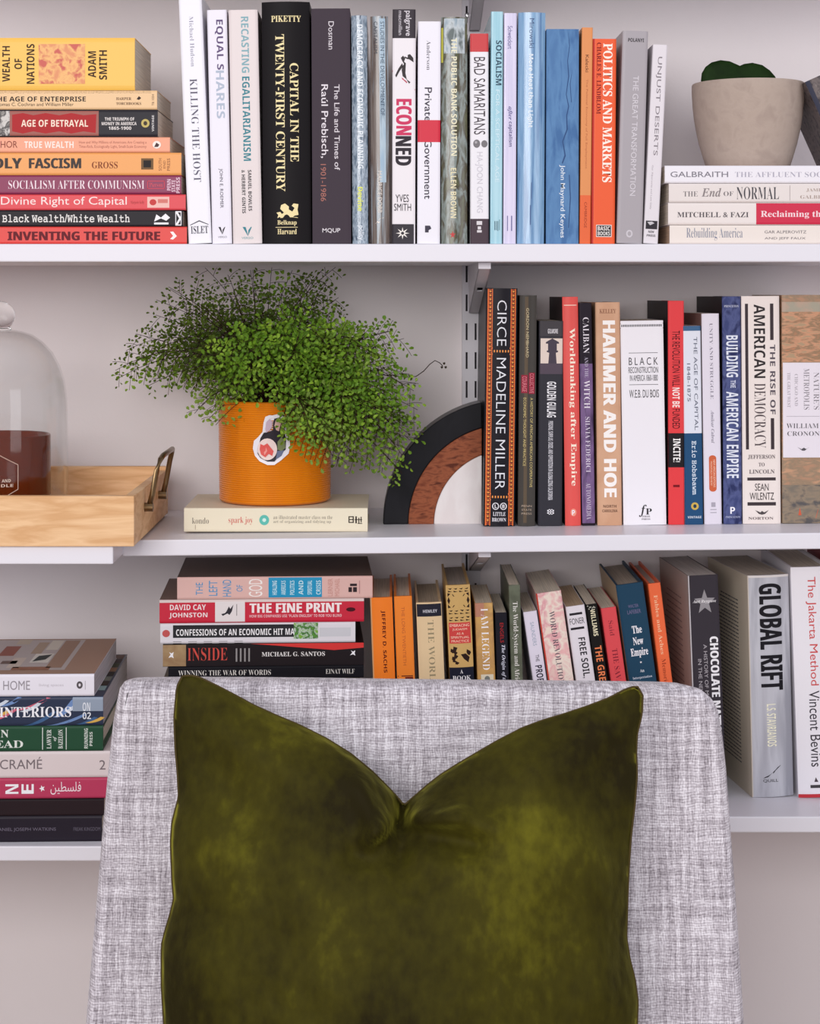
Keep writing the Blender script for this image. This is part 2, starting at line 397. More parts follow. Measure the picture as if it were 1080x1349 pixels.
# ------------------------------------------------------------------ top shelf: left stack
WH = (245, 243, 248); BK = (32, 28, 32); CR = (240, 232, 214)
G1 = 'books lying flat at the left of the top shelf'
YT = 0.004
def strip_marks(a0, a1, f0, f1, n, seed=1, w=0.55):
    r = random.Random(seed); d = (a1 - a0) / n
    return [(a0 + i * d, a0 + i * d + d * w * r.uniform(.6, 1.3), f0 + r.uniform(0, .2) * (f1 - f0), f1) for i in range(n)]
hstack([
 (-58, 246, 23, (226, 74, 68), [('t', 'INVENTING THE FUTURE', 'b', (104, 30, 40), 10, 211, .2, .72), ('z', (250, 240, 236), [[(224, .7), (228, .72), (233, .45), (228, .25), (224, .28), (228, .46)]])],
  'bright red paperback with dark red sans capitals, lowest in the top left stack', dict(W=.14)),
 (-50, 241, 21.5, (42, 39, 44), [('t', 'Black Wealth/White Wealth', 'M', (232, 228, 224), 3, 171, .25, .78), ('z', WH, [[(203, .3), (206, .75), (212, .55), (218, .8), (224, .55), (219, .35), (212, .5)]]), ('b', WH, 203, 222, .12, .24), ('q', WH, [(231, 239, .05, .12), (231, 239, .88, .95), (231, 232, .1, .9), (238, 239, .1, .9)]), ('z', WH, [[(231, .1), (234, .1), (239, .5), (234, .9), (231, .9), (236, .5)]])],
  'charcoal paperback with white typewriter lettering in the top left stack', dict(W=.14)),
 (-60, 244.5, 21, (224, 74, 82), [('t', 'The Divine Right of Capital', 'R', (250, 226, 222), -34, 167, .18, .86), ('b', (240, 190, 180), 194, 223, .15, .85), ('o', (200, 50, 50), 197, 206, .3, .7), ('b', (214, 120, 110), 208, 221, .45, .7), ('t', 'Marjorie Kelly', 's', (180, 50, 55), 172, 190, .35, .6)],
  'coral red paperback with a small pale logo box in the top left stack', dict(W=.14)),
 (-55, 238.7, 25, (140, 52, 88), [('t', 'SOCIALISM AFTER COMMUNISM', 's', (245, 226, 232), 11, 190, .28, .74), ('q', (210, 60, 80), [(194, 217, .28, .32), (194, 217, .68, .72), (194, 195, .3, .7), (216, 217, .3, .7)]), ('t', 'Pierson', 's', (220, 80, 95), 197, 214, .38, .62), ('t', 'PENN', 'B', (235, 200, 215), 220, 225, .2, .8, 'x'), ('t', 'STATE', 'B', (235, 200, 215), 226, 231, .12, .75, 'x'), ('t', 'PRESS', 'B', (235, 200, 215), 232, 237, .05, .9, 'x')],
  'plum purple paperback with white serif capitals in the top left stack', dict(W=.145)),
 (-75, 238.7, 30, (240, 166, 96), [('t', 'FRIENDLY', 'b', (70, 62, 60), -66, 29, .3, .76), ('t', 'FASCISM', 'b', (70, 62, 60), 38, 107, .3, .76), ('t', 'GROSS', 'S', (140, 74, 48), 121, 155, .3, .6), ('b', (120, 90, 60), 186, 202, .25, .75), ('b', (40, 34, 34), 189, 199, .34, .66), ('t', 'SOUTH', 'R', (150, 90, 50), 209, 213, .2, .75, 'x'), ('t', 'END', 'R', (150, 90, 50), 215, 218, .3, .65, 'x'), ('t', 'PRESS', 'R', (150, 90, 50), 220, 224, .2, .75, 'x')],
  'light orange paperback with bold grey slanted letters in the top left stack', dict(W=.14)),
 (-60, 223.7, 20.5, (242, 166, 134), [('t', 'SCHOR', 'R', (140, 70, 56), -12, 23, .3, .75), ('t', 'TRUE WEALTH', 'B', (255, 236, 226), 32, 97, .28, .72), ('t', 'How and Why Millions of Americans Are Creating a', 'R', (180, 110, 90), 104, 193, .52, .76), ('t', 'Time-Rich, Ecologically Light, Small-Scale Economy', 'R', (180, 110, 90), 104, 193, .24, .48), ('o', (250, 236, 226), 201, 212, .25, .75), ('z', (80, 60, 60), [[(203, .35), (206, .65), (210, .5), (208, .35)]])],
  'salmon pink paperback with white capitals in the top left stack', dict(W=.13)),
 (-80, 207.6, 36, (48, 46, 52), [('b', (150, 145, 140), -80, 13, .04, .96, (((60, 56, 58), (210, 205, 200)), (120, 120, 120), .4, .6)), ('b', (160, 92, 82), 13, 130, .04, .96), ('z', (178, 44, 48), [[(16, .2), (30, .12), (44, .2), (60, .12), (78, .2), (94, .12), (110, .2), (126, .14), (127, .84), (110, .8), (94, .88), (78, .8), (60, .88), (44, .8), (30, .88), (16, .82)]]), ('t', 'AGE OF BETRAYAL', 'B', (246, 226, 206), 28, 116, .37, .63), ('t', 'THE TRIUMPH OF', 'B', (236, 228, 224), 138, 177, .6, .72), ('t', 'MONEY IN AMERICA', 'B', (236, 228, 224), 134, 180, .43, .55), ('t', '1865-1900', 'B', (236, 228, 224), 143, 173, .26, .38), ('o', (196, 176, 96), 186, 197, .34, .66), ('o', (70, 60, 50), 189, 194, .42, .58), ('t', 'VINTAGE', 'B', (220, 216, 214), 200, 203, .2, .8, 'x')],
  'dark paperback with a brick red title panel in the top left stack', dict(W=.13)),
 (-60, 206.8, 25.5, (238, 198, 150), [('q', (90, 66, 44), strip_marks(-60, 200, .86, .98, 130, 3)), ('t', 'THE AGE OF ENTERPRISE', 'B', (48, 38, 34), -10, 113, .42, .68), ('t', 'Thomas C. Cochran and William Miller', 'R', (80, 60, 48), -8, 97, .18, .36), ('t', 'HARPER', 'S', (110, 80, 60), 153, 173, .5, .64), ('t', 'TORCHBOOKS', 'S', (110, 80, 60), 153, 186, .24, .38), ('z', (60, 44, 40), [[(180, .55), (183, .7), (186, .6), (183, .5)]]), ('t', 'TB 1054', 'R', (120, 90, 70), 200, 203, .2, .8, 'x')],
  'cream tan paperback with dark mottled strip, directly under the thick yellow one', dict(W=.115)),
 (-105, 177.5, 69.5, (248, 196, 92), [('t', 'THE', 'B', (62, 40, 28), -18, -8, .28, .74, 'x'), ('t', 'WEALTH', 'B', (62, 40, 28), 3, 13, .16, .84, 'x'), ('t', 'OF', 'B', (62, 40, 28), 19, 29, .4, .6, 'x'), ('t', 'NATIONS', 'B', (62, 40, 28), 35, 45.5, .12, .88, 'x'), ('b', (228, 150, 104), 51, 112, .12, .88, (((246, 190, 120), (206, 96, 84)), (95, 95, 95), .38, .62)),
   ('t', 'ADAM', 'B', (62, 40, 28), 116, 126.5, .24, .74, 'x'), ('t', 'SMITH', 'B', (62, 40, 28), 130.5, 141, .2, .76, 'x')],
  'thick yellow paperback with an orange engraving, on top of the top left stack', dict(W=.125)),
], YT, shelf_top(0), G1)

# ------------------------------------------------------------------ top shelf: standing row
G2 = 'books standing on the top shelf'
def VT(*a, **k): return vbook(shelf_top, *a[:4], 320.9, k.pop('Y', YT), *a[4:], G2, **k)
def vlogo(y, f0, f1, c, h=10): 
    m = (f0 + f1) / 2
    return ('z', c, [[(y, f0), (y, f0 + (f1 - f0) * .32), (y + h * .6, m), (y + h, m + .02)], [(y + h, m + .02), (y + h * .35, m + .04), (y, f1 - .1 * (f1 - f0)), (y, f1)]])
VT(248.5, 279.2, 235.0, -6, (243, 241, 248), [('t', 'Michael Hudson', 's', (150, 148, 168), 22, 88, .42, .6), ('t', 'KILLING THE HOST', 's', (88, 84, 104), 104, 240, .34, .66),
   ('t', 'ISLET', 'S', (80, 78, 90), 298, 308, .12, .88, 'x'), ('z', (80, 78, 90), [[(297, .1), (292, .5), (297, .9), (296, .9), (290.5, .5), (296, .1)]])],
   'glossy white paperback leaning left, first of the standing books on the top shelf', W=.15)
VT(279.7, 306, 272.5, 13, (238, 234, 244), [('t', 'EQUAL S', 'B', (92, 70, 116), 26, 92, .38, .8), ('t', 'HARES', 'B', (178, 188, 206), 93, 156, .38, .8), ('t', 'JOHN E. ROEMER', 'R', (70, 66, 84), 222, 274, .4, .62), vlogo(299, .33, .68, (50, 46, 56)), ('t', 'VERSO', 'R', (120, 116, 130), 311, 313.5, .3, .75, 'x')],
   'slim white paperback with purple and pale blue capitals on the top shelf', W=.14)
VT(307, 345.6, 301, 13, (229, 217, 216), [('t', 'RECASTING', 'B', (128, 172, 182), 22, 96, .42, .68), ('t', 'EGALITARIANISM', 'B', (40, 128, 142), 101, 212, .42, .68), ('t', 'SAMUEL BOWLES', 'B', (60, 58, 62), 224, 278, .56, .68), ('t', '& HERBERT GINTIS', 'B', (60, 58, 62), 224, 281, .34, .46), vlogo(299, .34, .66, (40, 128, 142), 12), ('t', 'VERSO', 'R', (120, 170, 176), 312, 315, .3, .7, 'x')],
   'pale pinkish grey paperback with teal capitals on the top shelf', W=.14)
lion = [[(286, .36), (284, .34), (280, .44), (275, .36), (270, .38), (268, .46), (272, .54), (276, .54), (279, .62), (284, .66), (286, .62), (286, .7), (287, .74), (287, .36)], [(280, .6), (274, .66), (271, .6), (268, .64), (269, .74), (276, .72), (283, .74), (284, .66)], [(287, .3), (283, .32), (280, .28), (279, .36), (284, .42)]]
GOLD = (244, 226, 170)
VT(346.6, 410.4, 344.2, 2, (22, 18, 21), [('t', 'PIKETTY', 'S', GOLD, 20.5, 28.5, .2, .82, 'x'), ('t', 'TWENTY-FIRST CENTURY', 'S', GOLD, 45, 252, .28, .47), ('t', 'CAPITAL IN THE', 'S', GOLD, 83, 213, .58, .76), ('z', GOLD, lion), ('t', 'Belknap', 'S', GOLD, 290, 297.5, .3, .7, 'x'), ('b', GOLD, 299, 299.7, .26, .72), ('t', 'Harvard', 'S', GOLD, 301.5, 308.5, .3, .7, 'x')],
   'thick black hardback with cream gold lettering and a lion emblem on the top shelf', W=.16, hard=True, rough=.5)
VT(411.6, 463, 410, 11, (68, 58, 67), [('t', 'Dosman', 'R', (226, 218, 224), 28, 65, .44, .58), ('t', 'The Life and Times of', 'r', (220, 212, 218), 111, 224, .58, .72), ('t', 'Raúl Prebisch,', 'r', (230, 222, 228), 111, 208, .22, .42), ('t', '1901-1986', 'R', (170, 104, 92), 216, 265, .22, .36), ('t', 'MQUP', 'r', (230, 224, 228), 300.5, 307, .26, .72, 'x')],
   'wide dark plum grey hardback with thin pale lettering on the top shelf', W=.16, hard=True, bulge=.0006, rough=.55)
LAMINATE_GLINT = (((168, 182, 196), (84, 98, 116)), (500, 500, 110), .36, .66)  # silver highlight of the shiny laminate, mixed into the spine colour
VT(464.3, 485.5, 462.6, 20, (92, 110, 128), [('t', 'DEMOCRACY AND ECONOMIC PLANNING', 'B', (238, 244, 248), 32, 222, .36, .72), ('t', 'Devine', 'b', (226, 232, 110), 246, 278, .35, .68), ('t', 'polity', 'r', (230, 236, 244), 297, 316, .3, .75)],
   'silvery blue laminated paperback with a yellow author name on the top shelf', W=.14, pat=LAMINATE_GLINT, rough=.22, coat=.6, bulge=.003)
VT(489.5, 513.5, 487.5, 21, (128, 118, 112), [('b', (150, 180, 205), 24, 240, .5, .84, (((186, 204, 216), (120, 140, 160)), (200, 200, 20), .3, .7)), ('t', 'STUDIES IN THE DEVELOPMENT OF', 'R', (60, 74, 96), 28, 152, .56, .78), ('t', 'CAPITALISM', 'R', (48, 50, 62), 28, 70, .2, .4), ('t', 'MAURICE DOBB', 'R', (226, 216, 206), 225, 280, .36, .6), ('z', (240, 230, 220), [[(295, .2), (288, .45), (286, .7), (290, .55), (294, .4), (292, .3)]])],
   'narrow grey brown paperback with a pale blue streak on the top shelf', W=.14, pat=(((92, 76, 68), (150, 160, 168)), (260, 260, 12), .35, .65), rough=.25, coat=.6, bulge=.003)
VT(516, 546.8, 516.6, 12, (238, 232, 236), [('b', (62, 56, 62), 12, 50, 0, 1), ('t', 'palgrave', 'r', (226, 220, 226), 14, 47, .5, .82), ('t', 'macmillan', 'r', (200, 194, 200), 14, 46, .26, .42),
   ('z', (62, 56, 58), [[(76, .36), (73, .46), (77, .55), (81, .5), (83, .58), (96, .56), (104, .62), (110, .72), (108, .78), (104, .6), (100, .44), (92, .4), (88, .42), (84, .5), (80, .42)], [(83, .42), (90, .26), (99, .12), (102, .16), (94, .3), (87, .46)], [(72, .66), (71, .76), (76, .9), (82, .92), (79, .78), (77, .66)], [(74, .52), (76, .52), (78, .68), (76, .68)]]),
   ('z', (190, 60, 84), [[(92, .0), (94, .0), (106, .5), (104, .5)], [(106, .5), (104.5, .52), (117, .98), (119, .98)]]),
   ('t', 'ECON', 'b', (206, 40, 92), 130, 178, .16, .84), ('t', 'NED', 'b', (52, 46, 54), 179, 218, .14, .82), ('t', 'YVES', 'R', (54, 50, 56), 256, 266, .14, .72, 'x'), ('t', 'SMITH', 'R', (54, 50, 56), 268, 277.5, .08, .82, 'x'), ('b', (62, 58, 64), 295, 321, 0, .94),
   ('z', (238, 232, 226), [star(307, .45, 8, .3, 8, .35)]), ('o', (62, 58, 64), 305, 309, .38, .52)],
   'white hardback with a skier picture and a pink and black title on the top shelf', W=.15)
VT(549, 579.4, 550.2, 28, (240, 237, 245), [('t', 'Anderson', 's', (96, 92, 104), 53, 92, .38, .56), ('t', 'Private', 'r', (62, 58, 70), 115, 160, .3, .62), ('t', 'Government', 'r', (62, 58, 70), 184, 262, .3, .62), ('b', (214, 44, 66), 158, 187, 0, 1), ('z', (70, 66, 80), [[(297, .34), (297, .56), (301, .62), (303, .5), (306, .5), (306, .34)]])],
   'white paperback with a bright red band across its middle on the top shelf', W=.15)
VT(580.6, 615.4, 580.8, 22, (92, 94, 80), [('b', (148, 166, 178), 24, 70, .1, .9, (((196, 204, 208), (100, 110, 110)), (150, 150, 60), .35, .65)), ('b', (186, 182, 70), 36, 82, 0, .07), ('t', 'THE PUBLIC BANK SOLUTION', 'B', (238, 232, 200), 50, 205, .38, .6), ('t', 'ELLEN BROWN', 'B', (232, 222, 184), 221, 287, .36, .58), ('z', (196, 60, 60), [star(309, .44, 5, .12, 5)])],
   'grey green laminated paperback with cream capitals on the top shelf', W=.15, pat=(((132, 142, 138), (74, 66, 48), (92, 94, 66)), (160, 160, 45), .35, .66), rough=.2, coat=.7, bulge=.003)
VT(619.6, 644.2, 619.2, 44, (238, 235, 240), [('b', (206, 66, 70), 44, 68, 0, 1), ('t', 'BAD SAMARITANS', 'R', (76, 68, 74), 75, 177, .2, .82), ('o', (120, 116, 120), 183.5, 194.5, .16, .54), ('o', (120, 116, 120), 184.5, 194, .6, .94), ('o', (176, 172, 176), 185.5, 189, .24, .38), ('t', 'HA-JOON CHANG', 'R', (206, 202, 210), 200, 280, .26, .68), ('b', (78, 64, 72), 288, 321, 0, 1), ('q', (220, 214, 218), [(291, 296, .34, .64), (298, 302, .4, .58), (303, 306, .36, .62)])],
   'short white paperback with red top, dark foot and two grey discs', W=.13)
VT(645, 661.2, 646.4, 15, (146, 198, 214), [('t', 'SOCIALISM', 'B', (54, 78, 96), 53, 112, .42, .9), ('t', 'FOR A SCEPTICAL AGE', 'R', (208, 232, 240), 118, 240, .4, .74), ('q', (60, 90, 106), [(291, 303, .36, .42), (291, 303, .5, .55), (291, 304, .62, .67), (289, 303, .76, .8)])],
   'thin pale turquoise paperback on the top shelf', W=.15, pat=(((176, 216, 228),), (300, 300, 8), .35, .65), rough=.25, coat=.5)
VT(662.2, 679.4, 663.4, 17, (206, 200, 228), [('t', 'Schweickart', 'R', (84, 80, 140), 34, 64, .3, .66), ('t', 'after', 'I', (84, 78, 140), 140, 158, .3, .7), ('t', 'capitalism', 'B', (84, 78, 130), 160, 193, .34, .7), ('q', (100, 96, 150), [(284, 304, .3, .36), (284, 304, .62, .7)])],
   'thin pale lavender paperback on the top shelf', W=.15, pat=(((224, 216, 240),), (300, 300, 10), .35, .65), rough=.25, coat=.5)
VT(680.6, 716.8, 682.6, 16, (108, 150, 190), [('t', 'Mirowski', 'R', (62, 84, 126), 24, 63, .4, .58), ('t', 'More Heat than Light', 'B', (232, 240, 246), 71, 168, .34, .56), ('q', (70, 100, 146), [(270, 296, .46, .5), (240, 262, .5, .53)])],
   'tall mid blue laminated paperback with white title on the top shelf', W=.15, pat=(((140, 178, 212), (92, 132, 176)), (220, 220, 10), .35, .65), rough=.18, coat=.8, bulge=.004)
VT(718.8, 762, 719.4, 38, (84, 124, 172), [('t', 'John Maynard Keynes', 'r', (226, 234, 242), 217, 313, .4, .58), ('z', (54, 82, 128), [[(40, .66), (60, .72), (80, .66), (100, .7), (124, .62), (140, .7), (152, .64), (170, .66), (186, .52), (205, .6), (216, .5), (214, .48), (204, .56), (186, .49), (170, .62), (152, .61), (140, .67), (124, .6), (100, .67), (80, .64), (60, .7)], [(90, .8), (110, .74), (135, .78), (134, .76), (110, .72)], [(230, .72), (260, .76), (300, .7), (300, .68), (260, .73), (230, .70)]])],
   'wide worn denim blue cloth book with a creased spine on the top shelf', W=.15, hard=True, bulge=.001, rough=.7, pat=(((96, 138, 184), (72, 112, 162)), (90, 90, 25), .35, .65))
VT(762.8, 777.6, 766, 36, (226, 146, 88), [('b', (232, 104, 56), 257, 321, 0, 1), ('t', 'Kalecki', 'R', (104, 56, 40), 72, 95, .36, .66), ('t', 'The Political Economy of Full Employment', 'R', (190, 110, 66), 104, 222, .4, .62), ('t', 'CAMBRIDGE', 'R', (150, 56, 40), 266, 300, .4, .64)],
   'thin faded orange paperback with a redder foot on the top shelf', W=.14)
VT(778.2, 809.7, 780.4, 51, (238, 94, 48), [('b', (190, 52, 44), 51, 321, 0, .08), ('t', 'POLITICS AND MARKETS', 'F', (255, 240, 228), 57, 240, .44, .84), ('t', 'CHARLES E. LINDBLOM', 'S', (130, 24, 30), 56, 150, .17, .36), ('b', (232, 224, 220), 296, 312, .2, .86), ('b', (40, 36, 40), 297, 311, .23, .83), ('t', 'BASIC', 'B', (240, 234, 230), 298, 303.5, .27, .79, 'x'), ('t', 'BOOKS', 'B', (240, 234, 230), 304.7, 310, .27, .79, 'x')],
   'bright orange red paperback with fat white serif title on the top shelf', W=.135)
VT(811.5, 845.6, 819.8, 41, (172, 165, 170), [('t', 'POLANYI', 'B', (52, 48, 52), 50.5, 55.5, .22, .84, 'x'), ('t', 'THE GREAT TRANSFORMATION', 'R', (216, 210, 216), 100, 258, .46, .68), ('o', (206, 200, 206), 303, 313, .36, .62), ('o', (172, 165, 170), 305, 311, .42, .56)],
   'grey paperback leaning right with faint pale title on the top shelf', W=.135, rough=.3)
VT(846.8, 866.4, 859.6, 59, (228, 221, 226), [('t', 'UNJUST DESERTS', 'R', (134, 126, 132), 75, 205, .3, .68), ('t', 'Gar Alperovitz and Lew Daly', 'R', (170, 162, 168), 218, 276, .3, .44), ('b', (54, 50, 56), 291, 302, .1, .9), ('z', (200, 196, 200), [[(293, .2), (297, .4), (294, .7), (292, .5)]]), ('t', 'NEW', 'B', (90, 86, 92), 304, 307, .3, .7, 'x'), ('t', 'PRESS', 'B', (90, 86, 92), 309, 312, .2, .8, 'x')],
   'white paperback leaning right against the low stack, last standing on the top shelf', W=.135)

# ------------------------------------------------------------------ top shelf: right stack, concrete pot, tilted book
G3 = 'books lying flat under the concrete pot'
ztr = hstack([
 (882, 1190, 25, (238, 227, 219), [('t', 'Rebuilding America', 's', (134, 138, 156), 904, 978, .18, .86), ('t', 'GAR ALPEROVITZ', 'R', (112, 104, 108), 1007, 1062, .56, .72), ('t', 'AND JEFF FAUX', 'R', (112, 104, 108), 1007, 1061, .2, .36)],
  'cream paperback with narrow grey title, lowest under the concrete pot', dict(W=.14, pages=(214, 180, 150))),
 (880, 1185, 29.5, (236, 226, 222), [('t', 'MITCHELL & FAZI', 'S', (92, 86, 90), 892, 986, .34, .58), ('b', (210, 42, 74), 996, 1185, .02, .98), ('t', 'Reclaiming the State', 'S', (246, 220, 224), 1002, 1120, .28, .64)],
  'cream paperback with a crimson panel under the concrete pot', dict(W=.14)),
 (881, 1180, 25.5, (232, 222, 218), [('t', 'THE', 's', (110, 104, 106), 900, 919, .32, .58), ('t', 'End', 'I', (140, 130, 130), 924, 950, .3, .76), ('t', 'OF', 's', (110, 104, 106), 953, 966, .34, .58), ('t', 'NORMAL', 's', (78, 76, 82), 970, 1026, .16, .82), ('b', (170, 160, 160), 1040, 1040.6, .1, .9), ('t', 'JAMES K.', 's', (170, 150, 140), 1062, 1096, .56, .74), ('t', 'GALBRAITH', 's', (170, 150, 140), 1054, 1104, .2, .38)],
  'off white paperback with italic and tall serif title, second under the concrete pot', dict(W=.14)),
 (875.6, 1185, 23.5, (240, 236, 242), [('t', 'GALBRAITH', 'r', (130, 126, 136), 883, 959, .34, .66), ('t', 'THE AFFLUENT SOCIETY', 's', (176, 172, 186), 968, 1110, .34, .64)],
  'white paperback directly under the concrete pot', dict(W=.14)),
], YT, shelf_top(0), G3)
cx, cy = X(985, .075), .075; k = s_(.075)
conc = mat((178, 160, 148), 0.9, (((184, 166, 154), (172, 154, 143)), (60, 60, 60), .3, .7), bump=(420, .25))
pot = thing('concrete_planter', (cx, cy, ztr + .0003), 'rounded taupe concrete planter holding one heart leaf, on the right stack', 'plant pot')
hp = (216 - 103) * k; prof = [(.0001, 0), (51 * k, 0), (54 * k, .002)]
for t_, r_ in ((.15, 58.5), (.3, 63.5), (.45, 67.3), (.6, 70.2), (.75, 72), (.9, 73), (.985, 73)): prof.append((r_ * k, hp * t_))
prof += [(72.3 * k, hp), (69.5 * k, hp), (69 * k, hp * .98), (67 * k, hp * .8), (.0001, hp * .79)]
mb = MB(); mb.lathe(prof, n=72); smooth_angle(mb.build('pot', conc, pot), 50)
mb = MB(); mb.lathe([(.0001, hp * .84), (40 * k, hp * .85), (67.2 * k, hp * .83)], n=40); mb.build('soil', mat((60, 46, 38), .95, bump=(300, 1)), pot, True)
# the heart leaf: two lobes, thick and succulent, stem end buried in the soil
lp_ = [(924, 98), (925, 88), (930, 79.5), (938, 73.5), (950, 70.5), (962, 72), (970, 75.5), (975.5, 78), (981, 75.5), (992, 74), (1005, 77), (1015, 84), (1022, 92), (1025, 99), (1018, 114), (1000, 134), (978, 150), (952, 138), (932, 117)]
leaf = [((a - 975) * k, (110 - b) * k) for a, b in lp_]; NL = len(leaf); zc = hp - (110 - 103) * k + .012; xo = (975 - 985) * k
V = [];Fc = []
for j, (sc_, yy) in enumerate(((.0, -.0030), (.5, -.0029), (.85, -.0024), (.97, -.0012), (1, 0), (.97, .0012), (.85, .0024), (.5, .0029), (0, .003))):
    for (x, z) in leaf: V.append((x * sc_ + xo, yy + .004, z * sc_ + zc - .012))
for j in range(8):
    for i in range(NL): Fc.append((j * NL + i, j * NL + (i + 1) % NL, (j + 1) * NL + (i + 1) % NL, (j + 1) * NL + i))
mesh('heart_leaf', V, Fc, mat((26, 50, 12), .6, (((20, 40, 8),), (60, 60, 60), .4, .6)), pot, True)
vbook(shelf_top, 1111, 1143, 1061, 104, 216, .03, (92, 84, 86), [('b', (60, 62, 78), 104, 216, 0, .2), ('q', (140, 132, 128), [(112 + 9 * i, 115 + 9 * i, .35, .9) for i in range(10)])],
   'weathered dark grey book tilted against the concrete planter at the right edge', 'tilted book beside the concrete planter', W=.1, zbase=ztr + .0003, hard=True, pat=(((120, 110, 108), (66, 60, 66)), (120, 120, 120), .35, .65), pages=(170, 160, 146))
# ------------------------------------------------------------------ middle shelf: right row
G4 = 'books standing on the middle shelf'
YM = .073
def VM(x0, x1, xt, yt, yb, col, items, label, **k): return vbook(shelf_mid, x0, x1, xt, yt, yb, k.pop('Y', YM), col, items, label, G4, **k)
OR = (232, 116, 50)
def greek(a0, a1, f0, f1, n):
    out = []; d = (a1 - a0) / n
    for i in range(n):
        a = a0 + i * d
        out += [(a + d * .08, a + d * .24, f0, f1), (a + d * .24, a + d * .92, f0, f0 + (f1 - f0) * .22), (a + d * .5, a + d * .7, f0 + (f1 - f0) * .4, f1)]
    return out
mb_items = []
dots = [(384 + i * 5.2, 386.5 + i * 5.2, .115, .16) for i in range(59)] + [(384 + i * 5.2, 386.5 + i * 5.2, .85, .895) for i in range(59)]
VM(636.2, 678.0, 640.0, 381, 694.6, (30, 27, 34), [('t', 'CIRCE', 't', (232, 232, 238), 397, 457, .36, .66), ('t', 'MADELINE MILLER', 't', (232, 232, 238), 473, 646, .36, .66),
   ('q', OR, [(382, 694, .05, .085), (382, 694, .19, .215), (382, 694, .79, .815), (382, 694, .92, .955), (459, 461, .2, .8), (467, 469, .2, .8), (651, 653, .2, .8), (659, 661, .2, .8)]),
   ('q', (206, 84, 40), greek(382, 694, .085, .19, 60)), ('q', (206, 84, 40), greek(382, 694, .815, .92, 60)), ('q', (240, 160, 70), dots),
   ('q', (240, 150, 70), [(462.5, 465.5, .26 + .09 * i, .3 + .09 * i) for i in range(6)] + [(654.5, 657.5, .26 + .09 * i, .3 + .09 * i) for i in range(6)]),
   ('o', (232, 228, 232), 663.5, 673, .27, .49), ('o', (30, 27, 34), 664.5, 672, .3, .46), ('o', (232, 228, 232), 663.5, 673, .52, .74), ('o', (30, 27, 34), 664.5, 672, .55, .71), ('t', 'L', 'B', (232, 228, 232), 666, 670.5, .35, .42, 'x'), ('t', 'B', 'B', (232, 228, 232), 666, 670.5, .59, .67, 'x'),
   ('t', 'LITTLE', 'S', (230, 226, 232), 676, 681, .3, .7, 'x'), ('t', 'BROWN', 'S', (230, 226, 232), 683.5, 688.5, .27, .72, 'x')],
   'tall black hardback with orange Greek key borders, beside the arched bookend', W=.155, hard=True, bulge=.003, rough=.35)
VM(681.8, 704.6, 684.4, 390, 694.2, (70, 66, 62), [('b', (96, 82, 66), 392, 690, .3, .5), ('t', 'GORDON NEMBHARD', 'R', (206, 190, 150), 407, 472, .38, .54), ('b', (150, 40, 60), 495, 519, .12, .5), ('b', (150, 40, 60), 492, 520, .56, .92), ('t', 'COLLECTIVE', 'R', (220, 130, 140), 493, 519, .62, .86), ('t', 'COURAGE', 'R', (220, 130, 140), 497, 517, .18, .44), ('t', 'A HISTORY OF AFRICAN AMERICAN COOPERATIVE', 'R', (206, 186, 120), 525, 643, .66, .82), ('t', 'ECONOMIC THOUGHT AND PRACTICE', 'R', (206, 186, 120), 525, 615, .26, .42), ('t', 'PENN', 'R', (180, 160, 140), 666.5, 669, .2, .8, 'x'), ('t', 'STATE', 'R', (180, 160, 140), 671.5, 674, .2, .8, 'x'), ('t', 'PRESS', 'R', (180, 160, 140), 676.5, 679, .2, .8, 'x')],
   'dark grey green paperback with two small crimson blocks on the middle shelf', W=.15, rough=.3, bulge=.002)
tower = [[(447, .55), (452, .28), (454, .28), (454, .37), (463, .37), (463, .32), (465, .32), (466, .42), (482, .38), (482, .74), (466, .7), (465, .79), (463, .79), (463, .74), (454, .74), (454, .83), (452, .83)]]
VM(708.2, 740.2, 709.8, 424, 694, (52, 51, 58), [('b', (70, 66, 70), 424.5, 444, .02, .98), ('t', 'GILMORE', 'B', (226, 222, 226), 434.5, 440.5, .36, .78, 'x'), ('b', (226, 208, 196), 447, 482, .06, .98), ('z', (74, 66, 78), tower), ('b', (86, 74, 86), 480, 494, .04, .98), ('t', 'GOLDEN GULAG', 'B', (238, 236, 240), 504, 551, .34, .72), ('t', 'PRISONS, SURPLUS, CRISIS, AND OPPOSITION IN GLOBALIZING CALIFORNIA', 'B', (210, 208, 214), 556, 660, .38, .6), ('q', WH, [(672, 679, .38, .44), (672, 679, .5, .54), (672, 679, .6, .66), (672, 673, .38, .66), (678, 679, .38, .66), (675, 676, .38, .66)])],
   'black paperback with a watchtower photograph near its top on the middle shelf', W=.15, rough=.4)
VM(744.6, 765.8, 740.6, 392, 693.6, (226, 84, 78), [('b', (250, 220, 200), 402.5, 403.5, .1, .9), ('t', 'Worldmaking after Empire', 'S', (252, 236, 216), 433, 641, .34, .78), ('o', (240, 150, 130), 671, 681, .34, .72), ('t', 'P', 'B', WH, 673, 679.5, .44, .62, 'x')],
   'coral red hardback with cream serif title on the middle shelf', extra=side_cover((60, 50, 52)), W=.15, hard=True, bulge=.002)
VM(767.0, 784.4, 762.2, 400, 693.3, (38, 30, 40), [('b', (96, 70, 112), 480, 690, .0, 1, (((120, 92, 136), (66, 46, 82)), (80, 80, 25), .35, .65)), ('t', 'CALIBAN', 's', (232, 224, 232), 419, 466, .3, .76), ('t', 'AND THE', 's', (190, 180, 200), 471, 498, .38, .66), ('t', 'WITCH', 's', (232, 224, 232), 502, 539, .3, .76), ('t', 'SILVIA FEDERICI', 's', (216, 204, 220), 550, 623, .36, .72), ('t', 'AUTONOMEDIA', 's', (206, 194, 210), 637, 685, .34, .7)],
   'slim paperback fading from black to purple on the middle shelf', W=.14, rough=.3)
